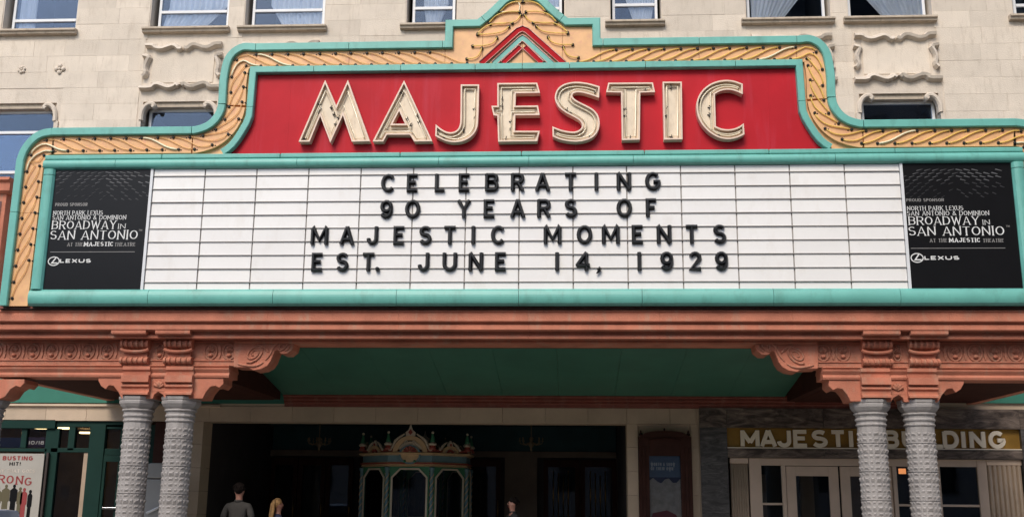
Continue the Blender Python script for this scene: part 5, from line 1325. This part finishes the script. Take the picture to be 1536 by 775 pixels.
# ------------------------------------------------------------------ people
def skinmesh(name, joints, edges, m_, parent, root=0, sub=2):
    me = bpy.data.meshes.new(name); me.from_pydata([j[0] for j in joints], edges, []); me.materials.append(m_)
    o = bpy.data.objects.new(name, me); COL.objects.link(o); o.parent = parent
    s_ = o.modifiers.new('skin', 'SKIN'); s_.use_smooth_shade = True; s_.branch_smoothing = .6
    sk = me.skin_vertices[0].data
    for v, j in zip(sk, joints): v.radius = j[1] if isinstance(j[1], tuple) else (j[1], j[1]); v.use_root = False
    sk[root].use_root = True
    u = o.modifiers.new('sub', 'SUBSURF'); u.levels = sub; u.render_levels = sub
    return o
def person(px, pytop, Y, H, face, hair, top, lab, long_hair=False, stride=.1):
    x, ztop = at(px, pytop, Y); z0 = GZ; s_ = (ztop - z0) / 1.78
    t = thing('person', lab, 'person', (x, Y, z0)); t.rotation_euler = (0, 0, face); t.scale = (s_, s_, s_)
    # local: faces -Y, height 1.78
    J = []; E_ = []
    def j(p, r, prev=None):
        J.append((p, r)); 
        if prev is not None: E_.append((prev, len(J) - 1))
        return len(J) - 1
    pel = j((0, 0, .95), (.15, .11)); wa = j((0, 0, 1.10), (.145, .10), pel); ch = j((0, .01, 1.30), (.165, .11), wa); up = j((0, .01, 1.42), (.10, .07), ch); nk = j((0, 0, 1.52), .056, up)
    h1 = j((0, -.01, 1.60), (.068, .078), nk); h2 = j((0, -.012, 1.68), (.078, .095), h1); h3 = j((0, -.005, 1.74), (.058, .072), h2)
    nose = j((0, -.112, 1.655), .012, h2)
    ends = []
    for q in (-1, 1):
        sh = j((q * .175, .01, 1.41), .050, up); el = j((q * .245, .03, 1.16), .043, sh); wr = j((q * .25, -.05, .92), .029, el); pm = j((q * .25, -.065, .85), (.036, .02), wr)
        for f_ in range(4):
            a_ = j((q * .25, -.10 + .024 * f_, .80), .009, pm); j((q * .245, -.105 + .024 * f_, .755 - .008 * (f_ in (1, 2))), .0075, a_)
        th = j((q * .235, -.11, .835), .011, pm); j((q * .23, -.125, .80), .009, th)
        hp = j((q * .09, 0, .88), .092, pel); kn = j((q * .10, -.02 - stride * q * .5, .49), .057, hp); an = j((q * .10, .0 - stride * q * 1.6, .09), .040, kn); ft = j((q * .10, -.09 - stride * q * 1.6, .035), (.042, .030), an); j((q * .10, -.16 - stride * q * 1.6, .03), (.038, .022), ft)
        j((q * .083, .0, 1.655), .014, h2)
    skinmesh('body', J, E_, M['skin'], t)
    JS = [((0, 0, .92), (.168, .125)), ((0, 0, 1.10), (.165, .12)), ((0, .01, 1.30), (.185, .128)), ((0, .01, 1.43), (.15, .10)), ((0, .003, 1.50), .066)]
    ES = [(0, 1), (1, 2), (2, 3), (3, 4)]
    for q in (-1, 1):
        b_ = len(JS); JS += [((q * .175, .01, 1.42), .080), ((q * .225, .022, 1.29), .064), ((q * .243, .026, 1.19), .060)]; ES += [(3, b_), (b_, b_ + 1), (b_ + 1, b_ + 2)]
    skinmesh('shirt', JS, ES, M[top], t)
    JT = [((0, 0, .98), (.158, .12))]; ET = []
    for q in (-1, 1):
        b_ = len(JT); JT += [((q * .09, 0, .88), .105), ((q * .10, -.02 - stride * q * .5, .49), .072), ((q * .10, -stride * q * 1.6, .10), .058)]; ET += [(0, b_), (b_, b_ + 1), (b_ + 1, b_ + 2)]
    skinmesh('trousers', JT, ET, M['trouser'], t)
    hb = MB(); n1, n2 = 18, 12; vs = []
    for i in range(n2 + 1):
        for k in range(n1):
            th = PI * i / n2; ph = 2 * PI * k / n1; fx, fy, fz = math.sin(th) * math.cos(ph), math.sin(th) * math.sin(ph), math.cos(th)
            jit = 1 + .035 * math.sin(9 * ph + 3 * th) + random.uniform(-.02, .02)
            low = -.075 if fy < -.2 else -.13
            vs.append((fx * .088 * jit, .012 + fy * .104 * jit * (1 if fy > 0 else .78), 1.705 + max(fz * .098, low if fy > -.2 else -.01) * jit))
    fs = [(i * n1 + k, i * n1 + (k + 1) % n1, (i + 1) * n1 + (k + 1) % n1, (i + 1) * n1 + k) for i in range(n2) for k in range(n1)]
    hb.add(vs, fs)
    if long_hair:
        for q in range(9):
            a0 = (q - 4) * .016; hb.tube([(a0, .085, 1.76), (a0 * 1.3, .118 + random.uniform(-.01, .01), 1.68), (a0 * 1.5, .12, 1.58), (a0 * 1.4, .125 + random.uniform(-.012, .012), 1.46), (a0 * .8, .12, 1.34), (a0 * .4, .11, 1.26)], [.018, .026, .028, .026, .018, .006], 6)
    for q in range(60):
        ph = random.uniform(0, 2 * PI); th = random.uniform(.1, 1.55); fx, fy, fz = math.sin(th) * math.cos(ph), math.sin(th) * math.sin(ph), math.cos(th)
        if fy < -.3 and th > .7: continue
        p0 = Vector((fx * .084, .012 + fy * .10 * (1 if fy > 0 else .78), 1.705 + fz * .094)); d_ = Vector((fx * .4 + random.uniform(-.5, .5), fy * .4 + .3, fz * .2 - .8)).normalized() * random.uniform(.03, .05)
        hb.tube([p0, p0 + Vector((fx, fy, fz)) * .012 + d_ * .5, p0 + Vector((fx, fy, fz)) * .006 + d_], [.009, .007, .001], 4)
    link('hair', hb.mesh('hair', M[hair], True), t, loc=(0, 0, 0))
    if not long_hair: link('collar', MB().lathe([(.066, 0), (.074, .0), (.070, .035), (.062, .035)], (0, .004, 1.485), 16).mesh('collar', M[top], True), t, loc=(0, 0, 0))
    for q in (-1, 1):
        mb = MB().ball((q * .03, -.098, 1.675), .011, 8); o = link('eye', mb.mesh('eye', M['board']), t, loc=(0, 0, 0))
    mb = MB().tube([(-.022, -.092, 1.605), (0, -.099, 1.602), (.022, -.092, 1.605)], .006, 6); link('mouth', mb.mesh('mouth', M['posterr']), t, loc=(0, 0, 0))
    return t
person(360, 725, 16.6, 1.8, PI, 'hairb', 'shirt', 'person in a grey polo shirt walking away from the camera beside the left columns')
person(418, 748, 17.4, 1.65, PI - R(60), 'hairy', 'shirtw', 'person with long blond hair tied back walking right in front of the lobby', True)
person(769, 746, 18.0, 1.7, R(-70), 'hairb', 'shirtd', 'person with short black hair facing left, to the right of the ticket booth')

# ------------------------------------------------------------------ parked car, roof just entering the lower left corner
cy0 = 11.9; xr_, zr_ = at(22, 764, cy0 + .3)
car = thing('parked_car', 'dark parked car whose roof just shows in the lower left corner', 'car', (xr_ - 1.8, cy0 + .9, 0))
RZ = at(5, 764, cy0 + .5)[1]
def crosssec(x, zb, zt, hw, hwt):
    return [(x, cy0 + .9 - hw, zb), (x, cy0 + .9 - hw, zb + (zt - zb) * .6), (x, cy0 + .9 - hwt, zt), (x, cy0 + .9 - hwt * .5, zt + .02), (x, cy0 + .9 + hwt * .5, zt + .02), (x, cy0 + .9 + hwt, zt), (x, cy0 + .9 + hw, zb + (zt - zb) * .6), (x, cy0 + .9 + hw, zb)]
def loft(secs):
    mb = MB(); n_ = len(secs[0]); vs = [p for s_ in secs for p in s_]; fs = []
    for i in range(len(secs) - 1):
        for k in range(n_): fs.append((i * n_ + k, i * n_ + (k + 1) % n_, (i + 1) * n_ + (k + 1) % n_, (i + 1) * n_ + k))
    fs.append(tuple(range(n_))); fs.append(tuple((len(secs) - 1) * n_ + k for k in reversed(range(n_)))); return mb.add(vs, fs)
X0 = xr_ - 3.0; zb_ = .35; zw = RZ - .62
loft([crosssec(X0 - .35, .5, zw - .12, .78, .72), crosssec(X0 - .2, zb_, zw - .02, .88, .8), crosssec(X0 + 3.2, zb_, zw, .9, .84), crosssec(X0 + 4.3, zb_, zw - .1, .86, .78), crosssec(X0 + 4.55, .5, zw - .25, .76, .68)]).build('body', M['carp'], car, bevel=.04)
loft([crosssec(X0 - .1, zw - .03, zw + .08, .78, .72), crosssec(X0 + .4, zw - .03, RZ - .08, .8, .60), crosssec(X0 + 2.3, zw - .03, RZ - .06, .8, .60), crosssec(X0 + 3.1, zw - .03, zw + .06, .78, .70)]).build('windows', M['board'], car)
loft([crosssec(X0 + .35, RZ - .12, RZ - .03, .60, .54), crosssec(X0 + 2.45, RZ - .12, RZ - .02, .60, .54)]).build('roof', M['carroof'], car, bevel=.02)  # sky reflection is painted on as the roof colour
for wx in (X0 + .6, X0 + 3.5):
    for wy in (cy0 + .04, cy0 + 1.56):
        q = MB().lathe([(.2, 0), (.33, .01), (.34, .05), (.34, .16), (.33, .2), (.2, .21)], (0, 0, 0), 20); q.v = [(v[0] + wx, v[2] + wy, v[1] + .34) for v in q.v]
        o = q.build('wheel', M['tyre'], car); q = MB().lathe([(.05, -.012), (.2, -.01), (.2, .22), (.05, .222)], (0, 0, 0), 12); q.v = [(v[0] + wx, v[2] + wy, v[1] + .34) for v in q.v]; q.build('rim', M['chrome'], o)

# ------------------------------------------------------------------ the block across the street (behind the camera)
ob = thing('opposite_building', 'brick building row across the street behind the viewer', 'building', (0, -7, GZ))
ops = []
for fl in range(2):
    for i in range(-14, 15): ops.append((i * 2.6 - .6, i * 2.6 + .6, 2.0 + fl * 3.4, 3.9 + fl * 3.4, 'o'))
wallcells(-38, 38, GZ, 9.0, ops, -7.4, -7.0).build('wall', M['opp'], ob)
mb = MB()
for o_ in ops: mb.box(o_[0], o_[1], -7.3, -7.27, o_[2], o_[3])
mb.build('window_glass', M['board'], ob, kind='stuff')
MB().box(-38.2, 38.2, -20, -6.7, 9.0, 9.3).build('roof', M['kerb'], ob)

ops = [(10.5 + i * 2.7, 12.0 + i * 2.7, 3.0 + f * 3.5, 5.0 + f * 3.5) for i in range(10) for f in range(9)]
tb_ = thing('tall_building', 'tall dark brick block across the street to the right, behind the viewer', 'building', (24, -8, GZ))
wallcells(9.5, 38, GZ + 9.2, 34, ops, -7.9, -7.5).build('wall', M['opp'], tb_)
mb = MB()
for o_ in ops:
    if o_[2] > 9.5: mb.box(o_[0], o_[1], -7.8, -7.77, o_[2], o_[3])
mb.build('window_glass', M['board'], tb_, kind='stuff')
MB().box(9.4, 38.1, -22, -7.3, 34.001, 34.6).build('roof', M['kerb'], tb_)
for a_ in (9.5, 37.6): MB().box(a_, a_ + .4, -21.9, -7.92, GZ + 9.2, 34).build('side_wall', M['opp'], tb_)
